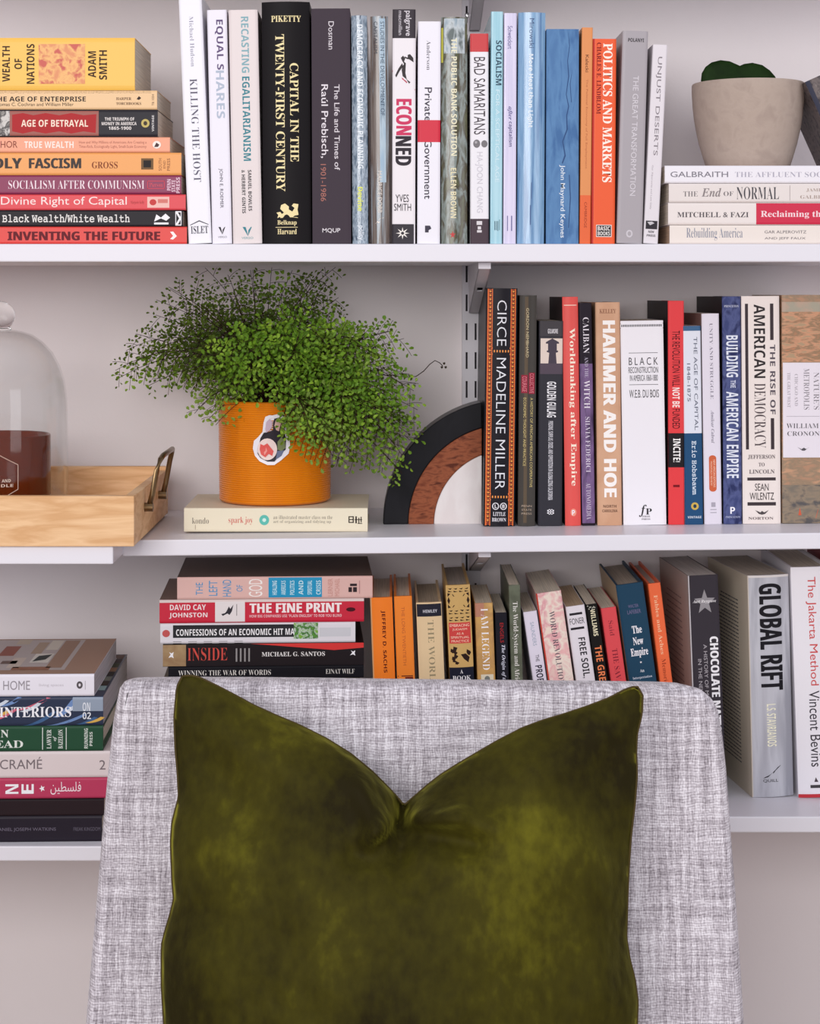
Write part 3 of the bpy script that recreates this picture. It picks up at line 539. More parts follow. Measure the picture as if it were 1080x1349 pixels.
VM(786.6, 819.2, 783.8, 399, 693.0, (204, 156, 124), [('t', 'KELLEY', 'S', (140, 90, 64), 408, 413.5, .16, .84, 'x'), ('t', 'HAMMER AND HOE', 'b', (250, 244, 240), 423, 656, .28, .8), ('t', 'NORTH', 'B', (110, 78, 60), 666, 669.5, .24, .78, 'x'), ('t', 'CAROLINA', 'B', (110, 78, 60), 672, 675.5, .2, .82, 'x')],
   'tan paperback with fat white capitals on the middle shelf', W=.15, pat=(((214, 168, 136),), (30, 30, 30), .4, .6))
VM(821.6, 878.4, 817.2, 423.6, 692.7, (240, 236, 241), [('q', (56, 54, 58), [(428.5, 431.5, .02 + .04 * i, .042 + .04 * i) for i in range(24)] + [(427, 427.8, 0, 1), (433, 433.8, 0, 1), (465.7, 466.3, .18, .86), (507.5, 508.1, .18, .86)]),
   ('t', 'B L A C K', 'R', (70, 68, 72), 472, 482, .18, .86, 'x'), ('t', 'RECONSTRUCTION', 'R', (56, 54, 58), 484.5, 492.5, .17, .86, 'x'), ('t', 'IN AMERICA 1860-1880', 'R', (64, 62, 66), 495, 503, .2, .85, 'x'), ('t', 'W.E.B. DU BOIS', 'R', (56, 54, 58), 514.5, 525, .18, .87, 'x'),
   ('t', 'f', 'I', (44, 42, 46), 666, 682, .36, .54, 'x'), ('t', 'P', 'S', (44, 42, 46), 671, 679, .52, .66, 'x'), ('t', 'FREE', 'S', (90, 86, 92), 680.5, 682.5, .44, .62, 'x'), ('t', 'PRESS', 'S', (90, 86, 92), 684, 686, .42, .62, 'x')],
   'thick white paperback with small black capitals near the top on the middle shelf', W=.145)
VM(880, 901.5, 879.3, 397.6, 692.5, (228, 62, 66), [('t', 'THE REVOLUTION WILL', 'R', (70, 14, 22), 437, 510, .26, .74), ('t', 'NOT BE', 'B', (252, 236, 230), 512, 538, .26, .72), ('t', 'FUNDED', 'R', (70, 14, 22), 540, 566, .26, .72), ('b', (34, 28, 32), 572, 617, 0, 1), ('t', 'INCITE!', 'B', (250, 246, 244), 579, 610, .3, .76), ('q', (120, 20, 30), [(640, 643, .3, .7)])],
   'bright red paperback with a black band low on its spine on the middle shelf', extra=side_cover((44, 37, 39)), W=.15, rough=.3)
VM(902.4, 926.8, 898.8, 430.6, 692.2, (226, 228, 238), [('b', (54, 96, 136), 430.6, 437, 0, 1), ('b', (36, 78, 118), 572, 693, 0, 1), ('t', 'THE AGE OF CAPITAL', 'R', (88, 94, 112), 445, 568, .6, .8), ('t', '1848-1875', 'R', (96, 102, 120), 480, 530, .22, .4), ('t', 'Eric Hobsbawm', 'M', (214, 226, 238), 582, 653, .42, .7), ('o', (206, 172, 76), 663, 673, .34, .76), ('o', (40, 60, 80), 665.5, 670.5, .46, .64), ('t', 'VINTAGE', 'B', (214, 220, 228), 681, 684, .14, .9, 'x')],
   'shorter paperback, white above and deep blue below, on the middle shelf', W=.13)
VM(928, 951.4, 924, 414.4, 692, (228, 221, 232), [('t', 'UNITY AND STRUGGLE', 's', (126, 120, 136), 427, 527, .44, .62), ('t', 'Amilcar Cabral', 'I', (130, 124, 140), 542, 585, .46, .64), ('o', (206, 96, 56), 601, 609, .3, .72), ('o', (206, 96, 56), 641, 649, .3, .72), ('b', (206, 96, 56), 605, 645, .3, .72), ('t', 'NEW AFRICAN EDITIONS', 'R', (244, 206, 180), 607, 643, .54, .66), ('t', 'MONTHLY REVIEW', 'R', (244, 206, 180), 609, 641, .38, .48), ('q', (170, 164, 176), [(663, 669, .4, .64), (672, 673, .34, .7), (676, 677, .34, .7)])],
   'pale lilac white paperback with a small rounded orange plaque on the middle shelf', extra=side_cover((132, 112, 106)), W=.13)
VM(952.7, 977.4, 950.6, 391.6, 691.6, (62, 70, 116), [('t', 'PRINCETON', 'S', (200, 204, 224), 403, 406, .1, .9, 'x'), ('t', 'BUILDING', 'B', (226, 230, 242), 443, 498, .2, .84), ('t', 'THE', 'B', (214, 218, 236), 502, 512, .42, .7), ('t', 'AMERICAN EMPIRE', 'B', (226, 230, 242), 517, 631, .18, .84), ('t', 'P', 'B', WH, 669, 678, .36, .62, 'x'), ('t', 'PRINCETON', 'S', (180, 186, 214), 681, 683.5, .1, .9, 'x')],
   'navy mottled paperback with white block capitals on the middle shelf', extra=side_cover((34, 29, 32)), W=.155, pat=(((84, 92, 138), (44, 50, 92)), (120, 120, 70), .35, .65))
VM(978.2, 1028.6, 976, 391, 691, (238, 226, 220), [('q', (64, 54, 58), [(401, 593, .09, .17), (401, 449, .75, .84), (552, 593, .75, .84), (630, 634, .12, .87), (662.5, 667, .12, .87)]), ('t', 'AMERICAN', 'B', (52, 46, 48), 402, 499, .32, .62), ('t', 'DEMOCRACY', 's', (84, 72, 76), 506, 591, .32, .62), ('t', 'THE RISE OF', 'B', (92, 84, 92), 455, 547, .74, .88),
   ('t', 'JEFFERSON', 'S', (100, 88, 92), 600, 606, .14, .86, 'x'), ('t', 'TO', 'S', (100, 88, 92), 610.5, 615.5, .42, .58, 'x'), ('t', 'LINCOLN', 'S', (100, 88, 92), 619.5, 625, .17, .84, 'x'), ('t', 'SEAN', 'R', (56, 48, 50), 638, 647.5, .32, .68, 'x'), ('t', 'WILENTZ', 'R', (56, 48, 50), 650, 659.5, .18, .82, 'x'), ('z', (80, 72, 74), [[(673, .32), (676, .46), (674, .5), (676, .56), (673, .68), (678, .58), (679, .5), (678, .42)]]), ('t', 'NORTON', 'S', (110, 96, 98), 682, 685.5, .14, .8, 'x')],
   'thick cream paperback with tall dark bars on its spine, middle shelf', W=.155)
VM(1030.2, 1085, 1029.4, 389.8, 690.6, (178, 136, 108), [('b', (168, 160, 142), 399, 412, 0, 1, (((190, 160, 140),), (60, 60, 60), .4, .6)), ('b', (176, 148, 116), 412, 478, 0, 1, (((206, 150, 116), (146, 120, 92), (190, 130, 96)), (60, 60, 200), .35, .65)), ('b', (234, 226, 234), 479, 604, .02, 1), ('b', (122, 112, 100), 640, 692, 0, 1, (((146, 128, 108), (88, 84, 84)), (60, 60, 130), .35, .65)),
   ('z', (206, 90, 60), [[(672, .86), (684, .8), (684, .94)], [(670, .42), (680, .38), (680, .46)]]), ('t', "NATURE'S", 's', (134, 128, 134), 492, 541, .76, .9), ('t', 'METROPOLIS', 's', (134, 128, 134), 487, 541, .52, .66), ('t', 'CHICAGO AND', 's', (160, 152, 160), 494, 536, .3, .38), ('t', 'THE GREAT WEST', 's', (160, 152, 160), 492, 538, .12, .2), ('b', (180, 172, 180), 549.5, 550.1, .1, .9), ('t', 'WILLIAM', 's', (96, 92, 98), 559, 565.5, .1, .88, 'x'), ('t', 'CRONON', 's', (96, 92, 98), 569.5, 575.5, .12, .9, 'x'), ('z', (90, 86, 92), [[(590, .36), (593, .46), (591, .52), (593, .58), (590, .66), (595, .54), (595, .48)]])],
   'woven brown patterned paperback with white title label, last on the middle shelf', W=.155, pat=(((150, 128, 104), (196, 150, 118)), (60, 60, 160), .35, .65))

# ------------------------------------------------------------------ middle shelf: flat book and fern pot
zj = hstack([(242.4, 484.2, 31.5, (232, 221, 196), [('t', 'kondo', 's', (120, 108, 98), 253, 275, .34, .6), ('t', 'spark joy', 's', (206, 84, 76), 301, 333, .3, .64), ('o', (90, 184, 170), 341.5, 354.5, .28, .72), ('o', (206, 232, 222), 345.5, 350.5, .42, .58), ('t', 'an illustrated master class on the', 's', (150, 140, 124), 360, 438, .54, .7), ('t', 'art of organizing and tidying up', 's', (150, 140, 124), 360, 436, .34, .5),
   ('q', (70, 60, 54), [(459, 466, .38, .42), (459, 460.4, .38, .66), (464.5, 466, .38, .66), (459, 466, .62, .66), (459, 466, .5, .54), (468, 470, .36, .66), (472, 473.3, .36, .6), (475, 476.3, .4, .64), (467, 477, .5, .53), (471, 477, .34, .37)]), ('q', (150, 130, 110), [(257, 257.6, .1, .3)])],
   'small cream hardback lying under the orange fern pot', dict(hard=True, bulge=.001, W=.13, rough=.6, pages=(216, 204, 172)))], .043, shelf_mid(X(484, .043)) , 'flat book under the fern')
FY = .112; fx = X(362.2, FY); fk = s_(FY)
fern = thing('potted_fern', (fx, FY, zj + .0006), 'bushy maidenhair fern in a ribbed orange pot standing on the cream book', 'plant')
ph = Z(526.5, FY) - zj; pr = 74.2 * fk
prof = [(.0001, 0), (pr * .93, 0), (pr * .975, .0015)]
nr = 46
for i in range(nr * 4 + 1):
    z = .003 + (ph - .004) * i / (nr * 4); prof.append((pr * (.982 + .018 * z / ph) + .00042 * math.cos(2 * PI * i / 4), z))
prof += [(pr - .001, ph), (pr - .004, ph), (pr - .005, ph - .003), (pr - .006, ph * .85), (.0001, ph * .84)]
mb = MB(); mb.lathe(prof, n=96)
om = mat((226, 132, 16), .33, (((220, 124, 12),), (40, 40, 10), .4, .6), coat=.3)
smooth_angle(mb.build('pot', om, fern), 60)
mb = MB(); mb.lathe([(.0001, ph * .93), (.03, ph * .95), (pr - .0055, ph * .9)], n=48); mb.build('soil', mat((48, 36, 30), .95, bump=(260, 1)), fern, True)
# sticker on the pot: a cut-out print wrapped on the curved wall
def stick(px, py, e):
    x = (px - 362.2) * fk; z = Z(py, FY - pr) - zj; R = pr + e
    a = math.asin(max(-.99, min(.99, x / R)) * (DC + FY - pr) / (DC + FY)); 
    return (R * math.sin(a), -R * math.cos(a), z)
def sp(name, colr, P, e): 
    mesh(name, [stick(320 + x / 10.8, 530 + y / 10.8, e) for x, y in P], [tuple(range(len(P)))], mat(colr, .4), sticker)
sticker = mesh('sticker', [stick(320 + x / 10.8, 530 + y / 10.8, .0007) for x, y in
    [(470, 195), (560, 172), (640, 200), (680, 270), (670, 400), (715, 520), (722, 640), (700, 740), (600, 830), (500, 900), (400, 900), (290, 850), (220, 770), (190, 670), (205, 560), (270, 500), (330, 430), (345, 300), (370, 215), (430, 190)]], [tuple(range(20))], mat((236, 230, 236), .35), fern)
sp('printed_figure', (44, 38, 46), [(500, 240), (560, 225), (610, 250), (632, 330), (630, 420), (665, 520), (660, 680), (560, 780), (500, 850), (400, 850), (300, 800), (260, 740), (300, 520), (350, 440), (420, 430), (480, 400), (480, 300)], .0009)
sp('printed_figure', (206, 168, 156), [(520, 262), (580, 255), (608, 310), (600, 380), (560, 420), (525, 400), (500, 340)], .0011)
sp('printed_figure', (196, 170, 186), [(370, 390), (385, 290), (430, 245), (470, 280), (465, 360), (430, 410), (385, 440)], .0011)
sp('printed_figure', (118, 128, 84), [(545, 570), (600, 500), (650, 560), (655, 660), (600, 700), (545, 680)], .0011)
sp('printed_figure', (104, 112, 140), [(540, 700), (640, 690), (600, 770), (520, 820)], .0011)
sp('printed_figure', (236, 212, 206), [(270 + 140 * math.cos(0) * 0 + 130 + 140 * math.cos(a * PI / 10), 675 + 155 * math.sin(a * PI / 10)) for a in range(20)], .0013)
sp('printed_figure', (222, 84, 78), [(300, 600), (350, 620), (400, 590), (440, 640), (490, 700), (470, 770), (420, 740), (370, 790), (310, 750), (290, 680)], .0015)
sp('printed_figure', (240, 150, 140), [(380, 640), (400, 700), (360, 760), (350, 720), (375, 690)], .0017)

# the fern: wiry black stems, each frond branching into small fan leaflets
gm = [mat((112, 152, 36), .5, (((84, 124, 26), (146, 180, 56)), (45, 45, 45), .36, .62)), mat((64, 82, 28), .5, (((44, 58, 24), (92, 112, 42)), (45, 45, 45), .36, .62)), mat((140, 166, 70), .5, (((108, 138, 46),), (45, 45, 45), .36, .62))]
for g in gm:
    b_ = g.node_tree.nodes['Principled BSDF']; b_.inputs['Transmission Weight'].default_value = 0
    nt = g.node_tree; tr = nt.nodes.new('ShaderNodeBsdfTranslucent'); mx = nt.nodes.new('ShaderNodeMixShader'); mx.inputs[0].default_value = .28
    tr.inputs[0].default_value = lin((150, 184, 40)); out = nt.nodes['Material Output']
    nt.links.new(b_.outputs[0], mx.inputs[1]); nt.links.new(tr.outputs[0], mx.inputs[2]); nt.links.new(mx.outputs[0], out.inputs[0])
stem_m = mat((44, 26, 20), .5)
tips = []   # (px, py, Y, material, width)
R = random.Random(11)
def tp(px, py, Y, m, w=1.0, rise=None):
    if px > 490 and py > 500: Y = min(Y, .055)
    tips.append((px, py, Y, m, w, rise))
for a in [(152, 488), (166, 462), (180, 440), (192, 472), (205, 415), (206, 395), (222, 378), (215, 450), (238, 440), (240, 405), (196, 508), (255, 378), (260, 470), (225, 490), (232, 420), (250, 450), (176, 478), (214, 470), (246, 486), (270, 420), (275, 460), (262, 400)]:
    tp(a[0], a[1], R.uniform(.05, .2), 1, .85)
for a in [(270, 352), (300, 362), (330, 356), (358, 352), (385, 356), (300, 385), (335, 380), (370, 375), (405, 372), (442, 352), (430, 372), (446, 392), (455, 425), (440, 410), (415, 395), (390, 400), (310, 410), (345, 410), (425, 355)]:
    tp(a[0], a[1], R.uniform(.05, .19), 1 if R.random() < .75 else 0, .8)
for a in [(300, 440), (325, 455), (350, 440), (380, 430), (405, 440), (430, 455), (300, 480), (330, 490), (360, 480), (390, 475), (415, 485), (440, 490), (345, 505), (310, 510), (375, 510), (295, 505), (400, 510), (285, 470), (340, 465), (370, 455)]:
    tp(a[0], a[1], R.uniform(.0, .09), 0, 1.0)
for a in [(470, 455), (490, 440), (512, 436), (532, 446), (500, 470), (520, 495), (480, 490), (500, 520), (520, 545), (545, 515), (550, 540), (535, 560), (485, 545), (470, 520), (455, 545), (500, 570), (520, 585), (475, 580), (490, 600), (455, 595), (440, 570), (425, 590), (430, 550), (412, 560), (400, 540), (530, 600), (526, 620), (465, 470), (450, 510), (505, 545), (470, 560), (515, 520), (540, 580), (445, 530), (460, 500), (420, 530), (485, 465), (440, 605), (470, 610), (412, 578), (400, 560), (450, 575), (425, 560)]:
    tp(a[0], a[1], R.uniform(.0, .13), 0 if R.random() < .7 else 2, 1.0)
for a in [(256, 545), (268, 528), (280, 540), (272, 555), (288, 520), (262, 515), (284, 560)]: tp(a[0], a[1], R.uniform(.03, .1), 2, .6)
def bez(a, b, c, t): return a * (1 - t) ** 2 + b * 2 * t * (1 - t) + c * t * t
def leafl(mb, p, d, nrm, L, W):
    d = d.normalized(); w_ = nrm.cross(d)
    if w_.length < 1e-4: return
    w_.normalize(); n2 = d.cross(w_) * (L * .12)
    mb.add([p, p + d * L * .55 + w_ * W * .5 + n2, p + d * L * .92 + w_ * W * .34, p + d * L * .98, p + d * L * .9 - w_ * W * .36, p + d * L * .5 - w_ * W * .5 + n2], [(0, 1, 2, 3), (0, 3, 4, 5)])
ZLIM = Z(345) - .004
def clampv(v):
    v.z = min(v.z, ZLIM); v.y = min(v.y, YW - .006); return v
base0 = Vector((fx, FY, zj + ph * .93))
for a in list(tips)[::3]:
    tp(a[0] + R.uniform(-14, 14), max(350, a[1] + R.uniform(-12, 12)), min(.2, a[2] + .04), 1 if R.random() < .6 else 0, a[4])
for (px, py, Y, mi, wd, rise) in tips:
    tip = Vector((X(px, Y), Y, Z(py, Y))); tip = clampv(tip)
    root = base0 + Vector((R.uniform(-.028, .028), R.uniform(-.03, .03), 0))
    hgt = max(tip.z, root.z) + R.uniform(.02, .05)
    far = (tip.x - root.x)
    ctrl = Vector((root.x + far * .35, (root.y + tip.y) / 2, hgt + abs(far) * .12)); clampv(ctrl)
    if tip.z > root.z + .07: ctrl = Vector((root.x + far * .2, (root.y + tip.y) / 2, (root.z * .35 + tip.z * .65))); clampv(ctrl)
    P = [clampv(bez(root, ctrl, tip, i / 14)) for i in range(15)]
    fr = thing if False else None
    st = MB(); st.tube(P, [.0007 * (1 - .6 * i / 14) for i in range(15)], 5)
    lf = MB()
    ln = sum((P[i + 1] - P[i]).length for i in range(14)); npn = max(7, int(ln * wd / .0105)); t0 = .34
    for q in range(npn):
        t = t0 + (1 - t0) * (q + .5) / npn; p = bez(root, ctrl, tip, t); d = (bez(root, ctrl, tip, min(1, t + .02)) - bez(root, ctrl, tip, t - .02)).normalized()
        side = 1 if q % 2 else -1
        nz = Vector((R.uniform(-.5, .5), -1, R.uniform(-.2, .8))).normalized()
        lat = (nz.cross(d) * side).normalized()
        plen = (.034 * (1 - .75 * ((t - t0) / (1 - t0))) + .008) * wd * R.uniform(.8, 1.15)
        pd = (lat + d * .65 + Vector((0, R.uniform(-.25, .25), -.25))).normalized()
        Q = [clampv(p + pd * plen * u + Vector((0, 0, -.22 * plen * u * u))) for u in (0, .35, .7, 1)]
        if q % 2 == 0 or plen > .015: st.tube(Q, .00028, 3, False)
        nl = max(3, int(plen / .0029))
        for l in range(nl):
            u = (l + .6) / nl; b0 = clampv(p + pd * plen * u + Vector((0, 0, -.22 * plen * u * u)))
            sd = 1 if l % 2 else -1
            ld = (pd * .55 + (nz.cross(pd) * sd) * .8 + Vector((R.uniform(-.3, .3), R.uniform(-.3, .3), R.uniform(-.35, .15)))).normalized()
            nn = (nz + Vector((R.uniform(-.6, .6), R.uniform(-.3, .3), R.uniform(-.6, .6)))).normalized()
            off = b0 + ld * .0018; sz = R.uniform(.0040, .0064) * (.82 if mi == 1 else 1)
            if clampv((off + ld * sz).copy()) != off + ld * sz: continue
            leafl(lf, off, ld, nn, sz, sz * R.uniform(.5, .72))
    org = Vector(fern.location)
    st.V = [tuple(Vector(v) - org) for v in st.V]; lf.V = [tuple(Vector(v) - org) for v in lf.V]
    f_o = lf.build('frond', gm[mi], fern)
    s_o = st.build('stem', stem_m, f_o)
# lone wiry tendril at the right
pts = [(488, 498), (505, 494), (520, 495), (535, 497), (548, 496), (558, 489), (566, 480), (573, 475), (579, 478), (583, 482)]
mb = MB(); mb.tube([Vector((X(a, .08), .08, Z(b, .08))) - Vector(fern.location) for a, b in pts], .0005, 5)
tn = mb.build('tendril', stem_m, fern)
mb = MB()
for a, b in ((583, 478), (585, 483), (580, 483)): leafl(mb, Vector((X(a, .08), .08, Z(b, .08))) - Vector(fern.location), Vector((1, 0, -.4)), Vector((0, -1, 0)), .003, .003)
mb.build('leaf_bud', mat((54, 44, 34), .6), tn)

# ------------------------------------------------------------------ arched bookend
bx, BY = X(669, .1), .1; bk_ = s_(.1); bz = shelf_mid(X(636, .1)) + .0006
be = thing('bookend', (X(570, .1), BY, shelf_mid(X(505, .1))), 'arched bookend of black marble, brown wood and white marble against the row', 'bookend')
cut = X(634.8, .1)
def ring(name, r0, r1, m, y0, y1):
    xr = cut - bx; xr0 = -xr; N = 40; V = []; Fc = []
    a1 = math.acos(xr0 / r1); P = [(-r1 * math.cos(a1 * i / N), r1 * math.sin(a1 * i / N)) for i in range(N + 1)]
    if r0 > 0:
        a0 = math.acos(xr0 / r0); P += [(-r0 * math.cos(a0 * i / N), r0 * math.sin(a0 * i / N)) for i in range(N, -1, -1)]
    else: P += [(xr, 0)]
    n = len(P); ox = bx - be.location.x; oz = Z(690.8, .1) - be.location.z
    zb = lambda x, z: z + oz
    V = [(x + ox, y0, zb(x, z)) for x, z in P] + [(x + ox, y1, zb(x, z)) for x, z in P]
    if r0 > 0:
        h = n // 2
        for i in range(h - 1): Fc += [(i, i + 1, n - 2 - i, n - 1 - i), (i + n, n - 1 - i + n, n - 2 - i + n, i + 1 + n)]
    else: Fc += [tuple(range(n))[::-1], tuple(range(n, 2 * n))]
    Fc += [(i, i + n, (i + 1) % n + n, (i + 1) % n) for i in range(n)]
    o = mesh(name, V, Fc, m, be)
    bm = bmesh.new(); bm.from_mesh(o.data); bmesh.ops.recalc_face_normals(bm, faces=bm.faces); bm.to_mesh(o.data); bm.free()
    bevel(o, .0012, 2)
    return o
bm_k = s_(.1)
bzx = mat((22, 21, 24), .3, (((28, 27, 31), (18, 17, 20), (84, 84, 94)), (24, 24, 12), .38, .86), spec=.12)
ring('black_marble_arch', 131.4 * bm_k, 164.5 * bm_k, bzx, 0, .045)
ring('wooden_arch', 97.6 * bm_k, 131.2 * bm_k, mat((116, 58, 38), .5, (((150, 84, 56), (90, 42, 28)), (70, 70, 200), .32, .68)), .0, .045)
ring('white_marble_block', 0, 97.4 * bm_k, mat((226, 216, 214), .25, (((232, 224, 222), (226, 216, 214), (186, 176, 178)), (30, 30, 16), .4, .75)), 0, .045)

# ------------------------------------------------------------------ tray, dome, candle
zt = Z(719.5, YL) + .0003
wood = mat((230, 184, 134), .5, (((240, 198, 152), (218, 168, 118), (236, 192, 144)), (9, 20, 70), .32, .68))
tray = thing('serving_tray', (X(0, -.07), -.07, zt), 'light oak serving tray with bronze handle holding the glass dome', 'tray')
tx = tray.location.x; TY = -.07; xr_ = X(176.6, TY) - tx; xl_ = -.34; hT = (718.5 - 652) * s_(TY); dT = .265; wt = .0095
def part(name, boxes, m, root, bv=.0008):
    mb = MB(); [mb.box(*b) for b in boxes]; o = mb.build(name, m, root)
    if bv: bevel(o, bv)
    return o
part('front_board', [(xl_, xr_, 0, wt, 0, hT)], wood, tray)
part('back_board', [(xl_, xr_, dT - wt, dT, 0, hT + .004)], wood, tray)
part('side_board', [(xr_ - wt, xr_ - .0001, wt + .0001, dT - wt - .0001, 0, hT)], wood, tray)
part('side_board', [(xl_, xl_ + wt, wt + .0001, dT - wt - .0001, 0, hT)], wood, tray)
part('base_board', [(xl_ + wt, xr_ - wt - .0001, wt, dT - wt, .002, .008)], wood, tray, 0)
brz = mat((132, 108, 78), .28, metal=.9)
def handle(xx):
    sg = 1
    y0, y1 = .075, .185; mb = MB(); x = xx
    P = [(x, y0, hT * .62), (x + .003, y0, hT * .85), (x + .0075, y0 + .001, hT + .017), (x + .0105, y0 + .006, hT + .028), (x + .012, y0 + .016, hT + .031),
         (x + .012, y1 - .016, hT + .031), (x + .0105, y1 - .006, hT + .028), (x + .0075, y1 - .001, hT + .017), (x + .003, y1, hT * .85), (x, y1, hT * .62)]
    mb.tube(P, .0028, 10); h = mb.build('handle', brz, tray, True)
    for yy in (y0, y1):
        m2 = MB(); m2.tube([(x - .011, yy, hT * .6), (x + .004, yy, hT * .6)], .0045, 12); m2.build('mount', brz, h, False)
handle(xr_ + .0045); handle(xl_ - .0045)
glass = bpy.data.materials.new('clear_glass'); glass.use_nodes = True; gb = glass.node_tree.nodes['Principled BSDF']
gb.inputs['Transmission Weight'].default_value = 1; gb.inputs['Roughness'].default_value = 0.0; gb.inputs['IOR'].default_value = 1.22; gb.inputs['Base Color'].default_value = (.96, .97, .97, 1)
GY = .055; gk = s_(GY); gx = X(0, GY); zg = zt + .0085
bellg = bpy.data.materials.new('thin_clear_glass'); bellg.use_nodes = True
nt = bellg.node_tree; nt.nodes.remove(nt.nodes['Principled BSDF'])
tb = nt.nodes.new('ShaderNodeBsdfTransparent'); tb.inputs[0].default_value = (.965, .97, .97, 1)
gl = nt.nodes.new('ShaderNodeBsdfGlossy'); gl.inputs['Roughness'].default_value = .04; gl.inputs[0].default_value = (.9, .9, .9, 1)
lw = nt.nodes.new('ShaderNodeLayerWeight'); lw.inputs[0].default_value = .5
pw = nt.nodes.new('ShaderNodeMath'); pw.operation = 'POWER'; pw.inputs[1].default_value = 3.6; nt.links.new(lw.outputs['Facing'], pw.inputs[0])
ml = nt.nodes.new('ShaderNodeMath'); ml.operation = 'MULTIPLY_ADD'; ml.inputs[1].default_value = .6; ml.inputs[2].default_value = .02; nt.links.new(pw.outputs[0], ml.inputs[0])
mx = nt.nodes.new('ShaderNodeMixShader'); nt.links.new(ml.outputs[0], mx.inputs[0]); nt.links.new(tb.outputs[0], mx.inputs[1]); nt.links.new(gl.outputs[0], mx.inputs[2])
nt.links.new(mx.outputs[0], nt.nodes['Material Output'].inputs[0])
dome = thing('glass_dome', (gx, GY, zg), 'clear glass bell dome with ball knob standing in the wooden tray', 'dome')
Zd = lambda py: Z(py, GY) - zg
outp = [(88, 700), (88.5, 640), (88, 560), (87, 525), (84, 502), (78, 483), (68, 464), (55, 450), (42, 441), (28, 436.5), (20, 435)]
o_ = [(r * gk, max(0, Zd(y))) for r, y in outp]; o_[0] = (88 * gk, 0)
i_ = [(max(r - .0014, .0001), z - (.0015 if z > .12 else 0)) for r, z in reversed(o_)]
mb = MB(); mb.lathe([(.0001, o_[-1][1])] + [(17 * gk, o_[-1][1])] + o_[::-1][0:] + [] + [(p[0], p[1]) for p in i_[::-1]] + [(.0001, i_[0][1])], n=72)
# profile: top centre -> outer wall down -> inner wall up -> top centre
mb = MB(); prof = [(.0001, o_[-1][1])] + o_[::-1] + [(o_[0][0] - .0014, 0)] + i_[::-1][1:][:0] + [(p[0], p[1]) for p in reversed(i_)][1:] + [(.0001, i_[0][1])]
mb.lathe(prof, n=80); g1 = mb.build('bell', bellg, dome, True)
mb = MB(); rr = 19.5 * gk; zc_ = Zd(416); kp = [(.0001, o_[-1][1] + .0002), (15 * gk, o_[-1][1] + .0002), (13.5 * gk, Zd(431))]
for i in range(3, 17):
    a = PI * i / 16; kp.append((rr * math.sin(PI - a * 1.0) if i < 16 else .0001, zc_ - rr * math.cos(a)))
mb.lathe(kp, n=40); mb.build('knob', glass, dome, True)
amber = bpy.data.materials.new('amber_glass'); amber.use_nodes = True; ab = amber.node_tree.nodes['Principled BSDF']
ab.inputs['Base Color'].default_value = lin((150, 62, 26)); ab.inputs['Transmission Weight'].default_value = .6; ab.inputs['Roughness'].default_value = .06; ab.inputs['IOR'].default_value = 1.3
candle = thing('candle', (gx - .001, GY, zg + .0002), 'wide amber glass candle jar with white line hexagon, under the dome', 'candle')
cr = 67 * gk; ch = Zd(572)
mb = MB(); mb.lathe([(.0001, 0), (cr * .95, 0), (cr, .004), (cr, ch - .001), (cr - .001, ch), (cr - .0025, ch - .001), (cr - .003, .008), (.0001, .007)], n=72); mb.build('jar', amber, candle, True)
mb = MB(); mb.lathe([(.0001, .008), (cr - .0035, .008), (cr - .0035, ch * .56), (.0001, ch * .555)], n=60); smooth_angle(mb.build('wax', mat((90, 20, 12), .5), candle), 40)
mb = MB(); mb.tube([(0, 0, ch * .55), (.0005, 0, ch * .55 + .006), (.002, 0, ch * .55 + .011)], .0009, 6); mb.build('wick', mat((40, 32, 28), .9), candle)
def cs(px, py, e=.0004):
    x = X(px, GY - cr) - (gx - .001); R_ = cr + e; a = math.asin(max(-.98, min(.98, x / R_)))
    return (R_ * math.sin(a), -R_ * math.cos(a), Z(py, GY - cr) - zg)
hexa = [(-1.5, 600), (21.5, 613.5), (21.5, 646), (-1.5, 660), (-24, 646), (-24, 613.5)]
mb = MB()
for i in range(6):
    a, b = hexa[i], hexa[(i + 1) % 6]; mb.tube([cs(a[0] + (b[0] - a[0]) * t / 6, a[1] + (b[1] - a[1]) * t / 6) for t in range(7)], .00035, 4)
mb.build('hexagon_print', mat((238, 214, 200), .4), candle)
for tt, a0, a1, b0, b1 in (('AND', 2, 13, 632, 636), ('CANDLE', -18, 16, 638.5, 642.5)):
    text(tt, 'B', mat((238, 214, 200), .4), 'lettering', candle, lambda u, v, a0=a0, a1=a1, b0=b0, b1=b1: cs(a0 + u * (a1 - a0), b1 - v * (b1 - b0)))

